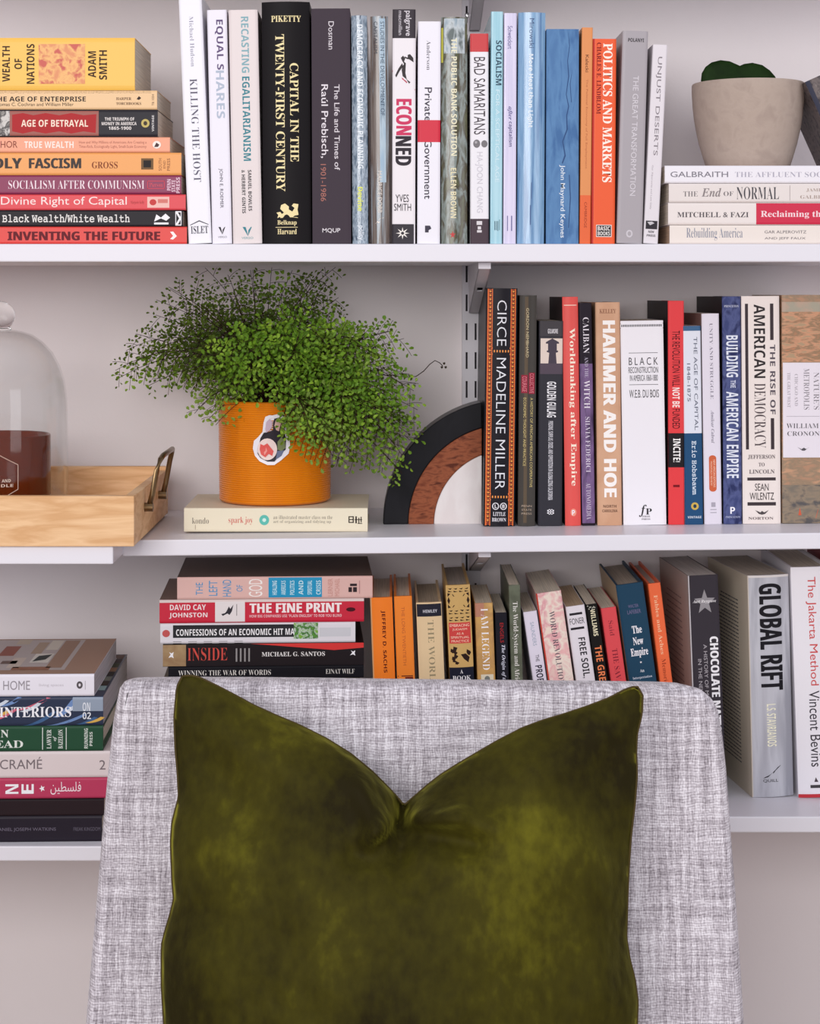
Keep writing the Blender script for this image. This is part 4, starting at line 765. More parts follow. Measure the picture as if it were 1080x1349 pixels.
# ------------------------------------------------------------------ lower shelf: stack
G5 = 'books lying flat behind the armchair'
YS = .066
def under_title(items): return items
bluebox = [('b', (24, 150, 196), 354, 424, .06, .96)] + [('t', t, 'B', (200, 232, 240), 359 + i * 11.5, 365 + i * 11.5, .18, .82, 'x') for i, t in enumerate(('HEALING', "AMERICA'S", 'POLITICS', 'AND', 'SPIRITUAL', 'CRISIS'))]
hidden = []
for i, (c, wd) in enumerate((((70, 60, 66), 36), ((120, 40, 44), 40), ((58, 60, 84), 40), ((96, 84, 70), 42.7))):
    hidden.append((214 + 3 * i % 7, 480 - 2 * i, wd, c, [], 'dark book low in the stack hidden behind the armchair back', dict(W=.14)))
hstack(hidden + [
 (223, 479.0, 17, (24, 23, 29), [('t', 'WINNING THE WAR OF WORDS', 's', (226, 222, 216), 236, 357, .3, .72), ('t', 'EINAT WILF', 's', (226, 222, 216), 429, 467, .34, .72)],
  'thin black paperback at the armchair top, lowest seen in the stack behind it', dict(W=.14)),
 (215.8, 479.2, 29.6, (36, 30, 33), [('b', (170, 142, 104), 215.8, 246, .02, .98, (((150, 118, 84),), (50, 50, 50), .4, .6)), ('z', (214, 50, 48), [[(330, 1), (360, .92), (400, .8), (440, .68), (479, .78), (479, 1)]]), ('t', 'INSIDE', 's', (206, 74, 64), 248, 300, .26, .84), ('q', (150, 146, 146), [(311 + 5.5 * i, 313 + 5.5 * i, .2, .8) for i in range(4)]), ('t', 'MICHAEL G. SANTOS', 'S', (232, 228, 226), 345, 428, .42, .62), ('z', WH, [[(223, .4), (226, .55), (224, .66), (227, .6), (230, .66), (229, .52), (230, .38), (227, .44)]]), ('z', WH, [[(461, .44), (464, .56), (462, .66), (465, .6), (468, .66), (467, .54), (468, .42), (465, .48)]])],
  'black paperback with red title and red sweep in the stack behind the armchair', dict(W=.14, rough=.35, bulge=.0001)),
 (212.4, 468, 27.2, (226, 222, 228), [('b', (44, 44, 48), 229, 390, .3, .92), ('q', (30, 28, 30), [(229 + i * 20, 240 + i * 20, 0, .12) for i in range(5)]), ('b', (84, 146, 52), 387, 419, .2, .98, (((60, 110, 40), (190, 206, 190), (120, 170, 60)), (220, 220, 220), .38, .62)), ('t', 'CONFESSIONS OF AN ECONOMIC HIT MA', 'B', (240, 238, 240), 233, 388, .4, .72), ('o', (196, 84, 84), 215, 225, .34, .7), ('b', (206, 206, 212), 421, 462, .3, .74)],
  'white and black paperback with a green sticker in the stack behind the armchair', dict(W=.13, rough=.3)),
 (211.4, 479.4, 31.2, (204, 38, 62), [('b', (222, 204, 200), 211, 480, .88, 1), ('b', (232, 224, 224), 284, 323, .04, .94), ('t', 'DAVID CAY', 'B', (246, 226, 228), 225, 272, .56, .8), ('t', 'JOHNSTON', 'B', (246, 226, 228), 224, 274, .2, .45), ('z', (52, 48, 56), [[(294, .3), (300, .4), (303, .34), (306, .5), (308, .78), (304, .6), (302, .7), (299, .5), (297, .42), (292, .38)]]), ('q', (80, 70, 70), [(312, 312.7, .3, .8)]), ('t', 'THE FINE PRINT', 'b', (250, 236, 236), 329, 450, .42, .82), ('t', 'HOW BIG COMPANIES USE "PLAIN ENGLISH" TO ROB YOU BLIND', 'B', (240, 190, 196), 329, 450, .22, .34), ('o', (70, 20, 30), 456, 468, .44, .62)],
  'crimson hardback with white capitals, second from the top behind the armchair', dict(W=.14, extra=front_panel((136, 112, 100)), pages=(200, 186, 170))),
 (234.6, 490.6, 29.5, (226, 184, 176), [('t', 'THE', 'R', (70, 150, 200), 259, 268, .2, .76, 'x'), ('t', 'LEFT', 'R', (70, 150, 200), 276, 287, .16, .84, 'x'), ('t', 'HAND', 'R', (70, 150, 200), 294, 305, .12, .88, 'x'), ('t', 'OF', 'R', (70, 150, 200), 312, 320, .34, .64, 'x'), ('t', 'GOD', 'R', (250, 244, 240), 328, 346, .1, .9, 'x')] + bluebox + [('t', 'LERNER', 'R', (206, 150, 140), 432, 438, .1, .9, 'x'), ('t', 'MICHAEL', 'R', (206, 150, 140), 441, 447, .1, .9, 'x'), ('q', (50, 38, 42), [(459, 463.5, .28, .5), (465, 470, .28, .5), (461, 470, .55, .66)]), ('b', (190, 140, 140), 473, 474, .2, .8)],
  'pink hardback with blue lettering, topmost in the stack behind the armchair', dict(W=.14, extra=front_panel((112, 94, 86)), hard=True, bulge=.001, pages=(206, 190, 176))),
], YS, shelf_low(0), G5, yaw=.05)

# ------------------------------------------------------------------ lower shelf: standing row
G6 = 'books standing behind the armchair'
def VL(xa, xb, ya, lean, yt, col, items, label, Y=.066, **k):
    """xa, xb: edges where the spine crosses picture height ya; lean: sideways shift per unit of height"""
    d = 1050.6 - ya
    return vbook(shelf_low, xa + lean * d, xb + lean * d, xa - lean * (ya - yt), yt, 1050.6, Y, col, items, label, G6, **k)
VL(491.4, 521, 895, .037, 787, (244, 128, 34), [('b', (214, 160, 110), 787, 1050, 0, .06), ('t', 'JEFFREY D. SACHS', 'B', (92, 20, 18), 804, 886, .46, .66)], 'bright orange book with dark red capitals, first of the standing row behind the armchair', W=.15, hard=True, bulge=.002)
VL(523, 547, 895, .037, 785, (242, 134, 44), [('t', 'THE LONG TWENTIETH', 'R', (196, 96, 40), 799, 876, .38, .56), ('q', (90, 30, 26), [(889.5, 890.8, .06, .9)]), ('q', (110, 34, 26), [(891.5, 897, .46, .9)])], 'orange book with barely legible title, second of the standing row behind the armchair', W=.15, hard=True, bulge=.001)
VL(552, 586, 895, .04, 793.5, (228, 200, 158), [('b', (38, 38, 50), 795.5, 812, .02, .98), ('t', 'HEMLEY', 'B', (206, 206, 214), 803, 807, .26, .82, 'x'), ('t', 'THE WORLD', 's', (152, 138, 108), 817, 906, .42, .66)], 'cream book with a black band at its top, behind the armchair', W=.145, hard=True, bulge=.002, pages=(190, 176, 156))
lat = []
rr_ = random.Random(5)
for (a0, a1) in ((774, 780), (803, 809), (812, 818)):
    n_ = 4
    for i in range(n_):
        f = .06 + i * .23; h = a1 - a0
        lat.append([(a0 + h * rr_.uniform(0, .3), f + .02), (a0 + h * .1, f + .19), (a0 + h * .45, f + .13)])
        lat.append([(a1, f + .03), (a0 + h * .65, f + .02), (a1 - h * .1, f + .2)])
for i in range(9):
    a = 851 + rr_.uniform(0, 22); f = rr_.uniform(.05, .8)
    lat.append([(a, f), (a + rr_.uniform(1, 4), f + .16), (a + rr_.uniform(4, 8), f + .08), (a + 4, f - .02)])
big = [[(782.5, .24), (782.5, .78), (785.5, .72), (785.5, .3)], [(797, .3), (797, .72), (800, .78), (800, .24)], [(781, .06), (786, .06), (782, .18)], [(781, .94), (786, .94), (782, .82)], [(801, .06), (796, .06), (800, .18)], [(801, .94), (796, .94), (800, .82)], [(786, .1), (791, .04), (796, .1), (791, .16)], [(786, .9), (791, .84), (796, .9), (791, .96)], [(862, .5), (868, .62), (873, .8), (866, .86), (861, .7)]]
VL(592.5, 625, 895, .045, 770.6, (206, 168, 104), [('z', (46, 28, 24), lat + big, 'printed_lattice'), ('b', (208, 66, 62), 820, 847.5, .06, .94), ('t', 'EMBRACING', 'R', (250, 216, 190), 822, 825.5, .1, .9, 'x'), ('t', 'JUDAISM', 'R', (250, 216, 190), 827.5, 831, .2, .8, 'x'), ('t', 'AS A', 'R', (250, 216, 190), 833, 836, .36, .66, 'x'), ('t', 'SPIRITUAL', 'R', (250, 216, 190), 838, 841, .12, .88, 'x'), ('t', 'PRACTICE', 'R', (250, 216, 190), 843, 846, .14, .86, 'x'), ('b', (28, 30, 46), 879, 950, 0, 1), ('t', 'A', 'S', (232, 230, 234), 882, 887, .44, .56, 'x'), ('t', 'BOOK', 'S', (232, 230, 234), 890, 896, .12, .88, 'x')],
   'gold and black lattice patterned book with a red panel, behind the armchair', W=.15, hard=True, bulge=.002, pages=(186, 176, 166))
VL(629, 653, 895, .036, 794, (206, 160, 94), [('b', (186, 128, 104), 794, 812, 0, .5), ('t', 'I AM LEGEND', 's', (248, 246, 250), 801, 882, .32, .72), ('b', (224, 214, 190), 888, 900, .2, .9), ('o', (120, 124, 120), 890, 898, .4, .7)], 'tan gold paperback with large white serif title, behind the armchair', W=.12, pat=(((190, 146, 92), (214, 172, 104)), (40, 40, 40), .4, .6))
VL(654.6, 670.6, 895, .03, 806.5, (30, 29, 38), [('t', 'ENGELS', 'R', (176, 40, 44), 820, 846, .38, .68), ('t', 'The Origin of the Family', 'I', (218, 220, 236), 849, 925, .4, .78)], 'thin black paperback with red and white lettering, behind the armchair', W=.12)
VL(673.6, 689.2, 895, .03, 770, (104, 110, 92), [('t', 'The World-System and Africa', 's', (238, 234, 228), 792, 902, .2, .74)], 'olive grey paperback with white serif title, behind the armchair', W=.145, pat=(((88, 92, 76),), (60, 60, 60), .4, .6))
VL(702, 720.6, 895, .145, 806, (226, 219, 234), [('t', 'SAUNDERS', 'R', (160, 172, 190), 820, 851, .38, .66), ('t', 'THE', 'R', (52, 48, 62), 863, 872, .42, .68), ('t', 'PROBLEM', 'B', (48, 44, 60), 877, 916, .3, .8)], 'pale lavender leaning paperback with black capitals, behind the armchair', W=.12)
VL(722, 756.2, 895, .143, 781.5, (238, 206, 196), [('t', 'WORLD REVOLUTION', 's', (84, 74, 88), 807, 903, .4, .62), ('b', (206, 58, 40), 781, 1050, 0, .05)], 'pink and cream marbled leaning book with red edge, behind the armchair', W=.145, pat=(((236, 180, 180), (242, 228, 214), (226, 160, 168), (240, 220, 206)), (50, 50, 50), .32, .68))
VL(758.8, 784.4, 895, .143, 799, (230, 224, 231), [('q', (44, 40, 46), [(808, 811, .14, .82), (827, 830, .1, .82)]), ('t', 'FONER', 'R', (84, 80, 88), 815, 823, .1, .88, 'x'), ('t', 'FREE SOIL,', 'B', (48, 44, 50), 841, 894, .36, .78)], 'white leaning paperback with two black bars, behind the armchair', W=.13, pages=(206, 182, 150))
VL(785.6, 801, 895, .143, 796, (26, 25, 24), [('z', (206, 204, 190), [star(798 + rr_.uniform(0, 6), .15 + .7 * i / 8, 1.2, .08, 4) for i in range(8)], 'printed_specks'), ('t', 'WILLIAMS', 'B', (238, 230, 196), 803, 838, .32, .74), ('t', 'THE GREAT', 'B', (240, 130, 80), 851, 912, .24, .86)], 'black leaning paperback with fat cream and orange lettering, behind the armchair', W=.125)
VL(804.6, 825.2, 895, .14, 801, (222, 76, 82), [('t', 'Said', 's', (150, 48, 60), 818, 838, .36, .66), ('t', 'THE SAVAGE', 's', (132, 36, 52), 855, 915, .34, .7)], 'rose red leaning paperback, behind the armchair', W=.13)
VL(828.6, 865.2, 895, .14, 770.6, (34, 68, 92), [('t', 'WALTER', 'R', (120, 110, 150), 798, 802, .34, .72, 'x'), ('t', 'LAFEBER', 'R', (120, 110, 150), 805, 810, .28, .78, 'x'), ('t', 'The', 'F', (246, 244, 250), 826, 836, .36, .72, 'x'), ('t', 'New', 'F', (246, 244, 250), 841, 851, .34, .72, 'x'), ('t', 'Empire', 'F', (246, 244, 250), 855, 868, .2, .84, 'x'), ('z', WH, [star(874, .52, 1.6, .05)]), ('t', 'An', 'S', (220, 224, 232), 883, 887, .44, .6, 'x'), ('t', 'Interpretation', 'S', (200, 206, 220), 892, 896, .14, .86, 'x')],
   'dark teal leaning book with white serif title, behind the armchair', extra=side_cover((190, 166, 136)), W=.15, hard=True, bulge=.001, pages=(190, 176, 160))
VL(869.0, 886, 895, .123, 768.5, (240, 108, 62), [('t', 'Fables and Aches', 'S', (250, 190, 150), 784, 862, .34, .64), ('t', 'Memories', 's', (150, 56, 34), 868, 905, .34, .66)], 'narrow salmon orange leaning book, behind the armchair', W=.15, hard=True, bulge=.001, pages=(198, 190, 182))
def blurb(x, a0, a1, nl, seed, colr=(86, 82, 84), y0=.035, y1=.12):
    def f(root, L, T, W):
        r = random.Random(seed); mb = MB()
        for i in range(nl):
            z = L * (a0 + (a1 - a0) * i / nl); y = y0
            ye = y0 + (y1 - y0) * r.uniform(.7, 1)
            while y < ye:
                wl = r.uniform(.003, .011); mb.add([(-.0002, y, z), (-.0002, y + wl, z), (-.0002, y + wl, z + .0013), (-.0002, y, z + .0013)], [(0, 1, 2, 3)]); y += wl + .0012
        mb.build('back_cover_text', mat(colr, .5), root)
    return f
silver_star = star(793.5, .52, 17, .36)
VL(911.5, 952, 895, .04, 757.8, (58, 53, 60), [('b', (200, 196, 200), 757, 1050, 0, .035), ('z', (150, 146, 150), [silver_star]), ('t', 'Aart Ruygrave', 'I', (238, 234, 236), 790, 795, .12, .9, 'x'), ('t', 'CHOCOLATE NATIONS', 'b', (242, 240, 244), 839, 985, .64, .92), ('t', 'A HISTORY OF MONEY', 'R', (180, 174, 180), 849, 940, .42, .54), ('t', 'IN THE NEW WORLD', 'R', (180, 174, 180), 868, 950, .22, .34)],
   'charcoal book with a grey star and pale pages side, partly behind the armchair corner', W=.135, yaw=.07, extra=side_cover((176, 166, 160), blurb(0, .35, .9, 20, 4, (120, 110, 112))), bulge=.001, pages=(206, 200, 196))
VL(988, 1045, 895, .024, 758, (172, 171, 180), [('b', (222, 216, 214), 758, 761, 0, 1), ('b', (206, 196, 186), 758, 1050, 0, .03), ('t', 'GLOBAL RIFT', 'b', (28, 26, 32), 769, 910, .26, .8), ('t', 'L.S. STAVRIANOS', 'B', (244, 240, 214), 928, 984, .38, .6), ('z', (30, 28, 34), [[(1026, .26), (1010, .66), (1009, .7), (1016, .56), (1020, .5), (1018, .5), (1024, .38)]]), ('t', 'QUILL', 'R', (50, 48, 54), 1027, 1031.5, .26, .62, 'x')],
   'thick silver grey paperback with heavy black title, right of the armchair', W=.14, rough=.32, yaw=.12, extra=side_cover((214, 200, 180), blurb(0, .12, .88, 44, 9)), bulge=.003, pages=(196, 184, 170), pat=(((196, 196, 204), (156, 156, 166)), (40, 40, 6), .35, .65))
VL(1046.8, 1100, 895, .035, 747, (238, 234, 240), [('b', (196, 50, 60), 1046, 1051, 0, 1), ('t', 'The Jakarta Method', 'R', (208, 74, 74), 760, 903, .34, .6), ('t', 'Vincent Bevins', 'R', (58, 54, 62), 910, 1010, .34, .6), ('b', (70, 66, 70), 1034, 1038, .3, .9), ('z', (80, 70, 76), [[(1024, .44), (1030, .4), (1030, .5)]])],
   'white hardback with red and black title at the right edge of the lower shelf', W=.15, hard=True, bulge=.002, yaw=.0)
vbook(shelf_low, 1113, 1155, 1107, 728, 1050.6, .06, (150, 60, 66), [], 'dark red book just outside the right edge of the lower shelf', G6, W=.15)

# ------------------------------------------------------------------ lower left: large design books
G7 = 'large books on the lower left shelf'
YQ = -.05
def art(root, L, T, W):   # printed room photograph on the top cover, lying face up: x = thickness, so the cover is the plane x = T
    r = random.Random(3); e = T + .0002
    def quad(s0, s1, y0, y1, c, e2=0): mesh('cover_picture', [(e + e2, y0, L - s0), (e + e2, y1, L - s0), (e + e2, y1, L - s1), (e + e2, y0, L - s1)], [(0, 1, 2, 3)], mat(c, .5), root)
    Lp = L - .032
    quad(0, Lp, .02, W - .006, (188, 176, 172))
    for (a, b, c, d, col) in ((.62, .70, .03, .08, (206, 190, 176)), (.70, .77, .1, .16, (174, 150, 128)), (.5, .6, .09, .14, (150, 84, 66)), (.78, .86, .12, .17, (214, 204, 190)), (.74, .86, .055, .1, (222, 216, 206)), (.66, .9, .02, .035, (150, 100, 74)), (.55, .64, .15, .175, (196, 180, 160)), (.87, .97, .03, .17, (160, 126, 104)), (.44, .52, .03, .07, (196, 170, 150)), (.56, .66, .05, .065, (110, 86, 76))):
        quad(Lp * a, Lp * b, c, d, col, .0001)
    mesh('cover_picture', [(e + .0003, .06, L - Lp * .755), (e + .0003, .088, L - Lp * .77), (e + .0003, .095, L - Lp * .85), (e + .0003, .07, L - Lp * .83)], [(0, 1, 2, 3)], mat((52, 58, 56), .5), root)
def stripes(root, L, T, W):
    for i, c in enumerate(((112, 84, 70), (64, 50, 48), (70, 74, 52), (150, 110, 80), (60, 52, 46), (120, 124, 110), (70, 60, 50), (150, 176, 176))):
        y0 = W - .004 - i * .022
        mesh('cover_picture', [(T + .0002, y0, .002), (T + .0002, y0 - .02, .002), (T + .0002, y0 - .02, .12), (T + .0002, y0, .12)], [(0, 1, 2, 3)], mat(c, .5), root)
swirl = []
rs_ = random.Random(21)
for (c, lst) in (((206, 96, 120), [(18, .55, 62, .98), (-30, .1, 20, .6)]), ((110, 140, 190), [(70, .3, 96, .95), (60, 0, 110, .4), (0, .7, 24, 1)]), ((206, 214, 226), [(26, .5, 50, .8), (84, .5, 104, .9), (-20, .6, 8, .9)]), ((60, 96, 140), [(30, .0, 70, .5), (100, .05, 124, .3)]), ((214, 170, 80), [(112, .1, 133, .3), (-10, .35, 10, .55)])):
    for (a0, f0, a1, f1) in lst:
        P = []; Q = []
        for i in range(7):
            t = i / 6; a = a0 + (a1 - a0) * t; f = f0 + (f1 - f0) * (t ** 1.5); P.append((a, f)); Q.append((a + 5 + 3 * math.sin(t * PI), f - .02))
        swirl.append(('z', c, [P + Q[::-1]], 'printed_swirl'))
hstack([
 (-150, 134, 34.5, (40, 34, 44), [('t', 'DANIEL JOSEPH WATKINS', 'R', (110, 102, 118), -6, 74, .4, .56), ('t', 'FREAK KINGDOM', 'R', (96, 90, 104), 97, 132, .42, .56)], 'black book at the bottom of the lower left stack', dict(W=.2, hard=True, bulge=.001)),
 (-160, 137, 22.5, (42, 30, 34), [('b', (30, 20, 24), -160, 137, .9, 1)], 'plain dark maroon black book, second from the bottom of the lower left stack', dict(W=.2)),
 (-150, 143, 27.5, (186, 56, 92), [('t', 'I', 'B', WH, -9, -2, .25, .72, 'x'), ('t', 'N', 'B', WH, 8, 25, .25, .72, 'x'), ('t', 'E', 'B', WH, 29, 45, .25, .72, 'x'), ('z', WH, [star(56, .5, 4, .17)]), ('t', '\uFEE6\uFEF4\uFEC4\uFEB4\uFEE0\uFED3', 'R', (246, 226, 232), 67, 107, .2, .82)], 'raspberry pink book with white Arabic lettering in the lower left stack', dict(W=.2)),
 (-150, 146, 35, (222, 208, 208), [('t', 'MACRAMÉ', 'R', (120, 108, 112), -24, 56, .34, .8), ('t', '2', 'R', (120, 108, 112), 131, 139, .3, .66)], 'pale blush book with thin grey capitals in the lower left stack', dict(W=.2)),
 (-140, 135.6, 33.5, (40, 78, 56), [('t', 'N', 'S', (226, 232, 226), 2, 12, .56, .86), ('t', 'INSTEAD', 'S', (226, 232, 226), -50, 31, .14, .44), ('b', (220, 226, 220), 56, 57, .06, .94), ('b', (220, 226, 220), 87, 88, .06, .94), ('t', 'LAWYER', 'S', (226, 232, 226), 62, 68, .1, .86, 'x'), ('t', 'of', 'I', (226, 232, 226), 70, 75, .4, .6, 'x'), ('t', 'BAZELON', 'S', (226, 232, 226), 77, 83, .1, .86, 'x'), ('t', 'RUNNING', 'B', (214, 222, 214), 111, 116, .1, .9, 'x'), ('t', 'PRESS', 'B', (214, 222, 214), 118, 122, .2, .76, 'x')], 'dark green book with white serif lettering in the lower left stack', dict(W=.2, hard=True, bulge=.001)),
 (-140, 135.8, 38.5, (50, 58, 80), swirl + [('b', (146, 158, 176), 96, 135.8, .5, .98), ('t', 'INTERIORS', 'S', (240, 240, 246), 0, 94, .3, .66), ('t', 'ON', 'B', (220, 224, 232), 109, 119, .5, .8), ('t', '02', 'B', (220, 224, 232), 109, 120, .22, .46)], 'dark book with coloured swirls and white serif capitals, second from the top at lower left', dict(W=.205, rough=.3, extra=stripes, pages=(196, 190, 194))),
 (-130, 124, 29.5, (232, 228, 237), [('t', 'HOME', 'R', (150, 144, 152), 5, 40, .3, .72), ('t', 'living spaces', 'R', (196, 190, 198), 52, 84, .42, .58), ('o', (90, 84, 88), 101, 109, .34, .68), ('o', (226, 220, 228), 103.5, 106.5, .44, .58), ('b', (160, 154, 160), 112, 112.6, .3, .7)], 'white spined book with brown illustrated cover, topmost at lower left', dict(W=.18, pages=(206, 200, 206), extra=lambda r, L, T, W: (mesh('front_cover', [(T + .0001, .002, L), (T + .0001, W, L), (T + .0001, W, 0), (T + .0001, .002, 0)], [(0, 1, 2, 3)], mat((166, 132, 112), .55), r), art(r, L, T, W)))),
], YQ, Z(1115, YL), G7, yaw=.03)

# ------------------------------------------------------------------ armchair
TILT = math.tan(math.radians(10)); YC = -.30; ZC = H - (890 - HY) * (DC + YC) / F
def plane_pt(px, py, off=0.0):
    """point of the tilted plane of the chair back seen at this pixel"""
    dx, dz = (px - VX) / F, -(py - HY) / F
    # Y = YC + off - TILT*(ZC - z);  x = dx*t, z = H + dz*t, Y = -DC + t
    t = (YC + off + DC - TILT * ZC + TILT * H) / (1 - TILT * dz)
    return Vector((dx * t, -DC + t, H + dz * t))
fabric = bpy.data.materials.new('woven_grey_fabric'); fabric.use_nodes = True
nt = fabric.node_tree; fb = nt.nodes['Principled BSDF']; fb.inputs['Roughness'].default_value = .9; fb.inputs['Specular IOR Level'].default_value = .15; fb.inputs['Sheen Weight'].default_value = .15
tc = nt.nodes.new('ShaderNodeTexCoord')
def nz(scale, det=2):
    mp = nt.nodes.new('ShaderNodeMapping'); mp.inputs['Scale'].default_value = scale; n = nt.nodes.new('ShaderNodeTexNoise'); n.inputs['Scale'].default_value = 1; n.inputs['Detail'].default_value = det
    nt.links.new(tc.outputs['Object'], mp.inputs[0]); nt.links.new(mp.outputs[0], n.inputs['Vector']); return n.outputs['Fac']
def mth(op, a, b):
    m = nt.nodes.new('ShaderNodeMath'); m.operation = op
    for i, v in enumerate((a, b)):
        if hasattr(v, 'links'): nt.links.new(v, m.inputs[i])
        else: m.inputs[i].default_value = v
    return m.outputs[0]
sx = nt.nodes.new('ShaderNodeSeparateXYZ'); nt.links.new(tc.outputs['Object'], sx.inputs[0])
wob = nz((30, 30, 30), 2)
wx = mth('SINE', mth('ADD', mth('MULTIPLY', sx.outputs[0], 2990), mth('MULTIPLY', wob, 30)), 0); wz = mth('SINE', mth('ADD', mth('MULTIPLY', sx.outputs[2], 2850), mth('MULTIPLY', wob, 26)), 0)
warp = nz((1300, 200, 330), 2); weft = nz((330, 200, 1300), 2); slub = nz((330, 40, 20), 2); slub2 = nz((20, 40, 330), 2)
grid_ = mth('ADD', mth('MULTIPLY', wx, .05), mth('MULTIPLY', wz, .075))
s1 = mth('ADD', mth('ADD', mth('MULTIPLY', warp, .62), mth('MULTIPLY', weft, .62)), grid_); s2 = mth('ADD', mth('MULTIPLY', slub, .72), mth('MULTIPLY', slub2, .54)); tot = mth('ADD', s1, s2)
rp = nt.nodes.new('ShaderNodeValToRGB'); e = rp.color_ramp.elements
e[0].position = .36; e[0].color = lin((124, 116, 122)); e[1].position = .62; e[1].color = lin((240, 235, 241)); q = e.new(.5); q.color = lin((192, 184, 191))
nt.links.new(mth('MULTIPLY', tot, .4), rp.inputs[0]); nt.links.new(rp.outputs[0], fb.inputs['Base Color'])
bp = nt.nodes.new('ShaderNodeBump'); bp.inputs['Strength'].default_value = .5; bp.inputs['Distance'].default_value = .0006
nt.links.new(s1, bp.inputs['Height']); nt.links.new(bp.outputs[0], fb.inputs['Normal'])

zs_floor = 0.0
chair = thing('armchair', (0, -.5, 0), 'light grey woven fabric armchair with its tall back in front of the shelves', 'armchair')
right = [(876, 896.3), (905, 897.5), (928, 903), (943, 916), (951, 932), (957, 965), (962, 1010), (967, 1080), (975, 1182), (981, 1270), (986, 1349), (993, 1460), (1000, 1600)]
left = [(168, 890.5), (160, 892), (153, 902), (148.5, 922), (144, 950), (141, 980), (136, 1030), (130, 1094), (121, 1200), (113, 1290), (108, 1349), (99, 1460), (90, 1600)]
topm = [(240, 889.5), (330, 890), (430, 891), (530, 892.5), (630, 893.5), (730, 894.5), (810, 895.3)]
down = lambda P: [(a, b + 5.5 * max(0, min(1, (1000 - b) / 90))) for a, b in P]
left, topm, right = down(left), down(topm), down(right)
O = [plane_pt(*p) for p in left[::-1]] + [plane_pt(*p) for p in topm] + [plane_pt(*p) for p in right]
# fine resample of the outline
def resample(P, n):
    d = [0]
    for i in range(len(P) - 1): d.append(d[-1] + (P[i + 1] - P[i]).length)
    out = []; j = 0
    for k_ in range(n):
        t = d[-1] * k_ / (n - 1)
        while j < len(d) - 2 and d[j + 1] < t: j += 1
        u = (t - d[j]) / max(d[j + 1] - d[j], 1e-9); out.append(P[j].lerp(P[j + 1], u))
    return out
O = resample(O, 400)
cen = sum(O, Vector()) / len(O); nrm = Vector((0, -1, -TILT)).normalized(); nrm = Vector((0, -math.cos(math.atan(TILT)), -math.sin(math.atan(TILT)) * -1))
nrm = Vector((0, -1, TILT)).normalized()   # the back leans away at the top, so it faces a little upward
Vv = []; Ff = []; n = len(O)
TH_C = .09; rad = .026
layers = []
for i in range(7):
    a = PI / 2 * i / 6; layers.append((.4 * rad * (1 - math.sin(a)), rad * (1 - math.cos(a))))     # (inset, depth)
layers = [(i_n, dpt) for i_n, dpt in layers]
layers += [(0, TH_C * .5), (0, TH_C - rad)] + [(.4 * rad * (1 - math.cos(PI / 2 * i / 6)), TH_C - rad + rad * math.sin(PI / 2 * i / 6)) for i in range(1, 7)]
def inset(P, dd):
    out = []
    for i in range(len(P)):
        a = P[max(i - 1, 0)]; b = P[min(i + 1, len(P) - 1)]; t = (b - a).normalized(); inn = t.cross(nrm); 
        if inn.dot(cen - P[i]) < 0: inn = -inn
        out.append(P[i] + inn * dd)
    return out
for (ins_, dep) in layers:
    for p in inset(O, ins_): Vv.append(p - nrm * (dep))
for l in range(len(layers) - 1):
    for i in range(n - 1): Ff.append((l * n + i, l * n + i + 1, (l + 1) * n + i + 1, (l + 1) * n + i))
# front face: rows joining left and right sides with a slight crown
half = n // 2; base_i = len(Vv); fr_ = inset(O, layers[0][0])
rows = half; cols_ = 24
Ff.append(tuple(range(n))[::-1])
last = (len(layers) - 1) * n
Ff.append(tuple(last + i for i in range(n))); Ff.append(tuple([l * n for l in range(len(layers))] + [l * n + n - 1 for l in range(len(layers) - 1, -1, -1)]))
org = Vector(chair.location)
bk = mesh('backrest', [v - org for v in Vv], Ff, fabric, chair)
smooth_angle(bk, 60)
xl, xr = min(v.x for v in Vv), max(v.x for v in Vv)
zb = min(v.z for v in Vv); yb_ = min(v.y for v in Vv)
mb = MB(); mb.box(xl + .01, xr - .01, yb_ - .50 - org.y, yb_ + .0 - org.y + .03, zb - .10, zb - .002); bevel(mb.build('seat_cushion', fabric, chair), .03, 4)
mb = MB(); mb.box(xl + .015, xr - .015, yb_ - .49 - org.y, yb_ + .10 - org.y, zb - .155, zb - .1005); bevel(mb.build('seat_frame', fabric, chair), .01, 2)
lm = mat((96, 66, 44), .4)
for sx in (xl + .05, xr - .05):
    for yy in (yb_ - .44 - org.y, yb_ + .05 - org.y):
        mb = MB(); mb.tube([(sx, yy, zb - .155), (sx, yy, 0.0)], [.02, .012], 16); mb.build('leg', lm, chair, False)

# ------------------------------------------------------------------ velvet pillow
velvet = bpy.data.materials.new('olive_velvet'); velvet.use_nodes = True
nt = velvet.node_tree; vb = nt.nodes['Principled BSDF']; vb.inputs['Roughness'].default_value = .75; vb.inputs['Specular IOR Level'].default_value = .12
vb.inputs['Sheen Weight'].default_value = .7; vb.inputs['Sheen Roughness'].default_value = .38; vb.inputs['Sheen Tint'].default_value = lin((176, 170, 60))
tc = nt.nodes.new('ShaderNodeTexCoord')
n1 = nz((6.5, 6.5, 4.5), 4); n2 = nz((120, 120, 80), 4); n3 = nz((13, 13, 10), 3)
rp = nt.nodes.new('ShaderNodeValToRGB'); e = rp.color_ramp.elements
e[0].position = .38; e[0].color = lin((32, 26, 3)); e[1].position = .66; e[1].color = lin((104, 99, 20)); q = e.new(.52); q.color = lin((62, 57, 8))
nt.links.new(mth('ADD', mth('MULTIPLY', n1, .84), mth('MULTIPLY', n2, .16)), rp.inputs[0]); nt.links.new(rp.outputs[0], vb.inputs['Base Color'])
bp = nt.nodes.new('ShaderNodeBump'); bp.inputs['Strength'].default_value = .3; bp.inputs['Distance'].default_value = .002
bp2 = nt.nodes.new('ShaderNodeBump'); bp2.inputs['Strength'].default_value = .6; bp2.inputs['Distance'].default_value = .03   # brushed pile
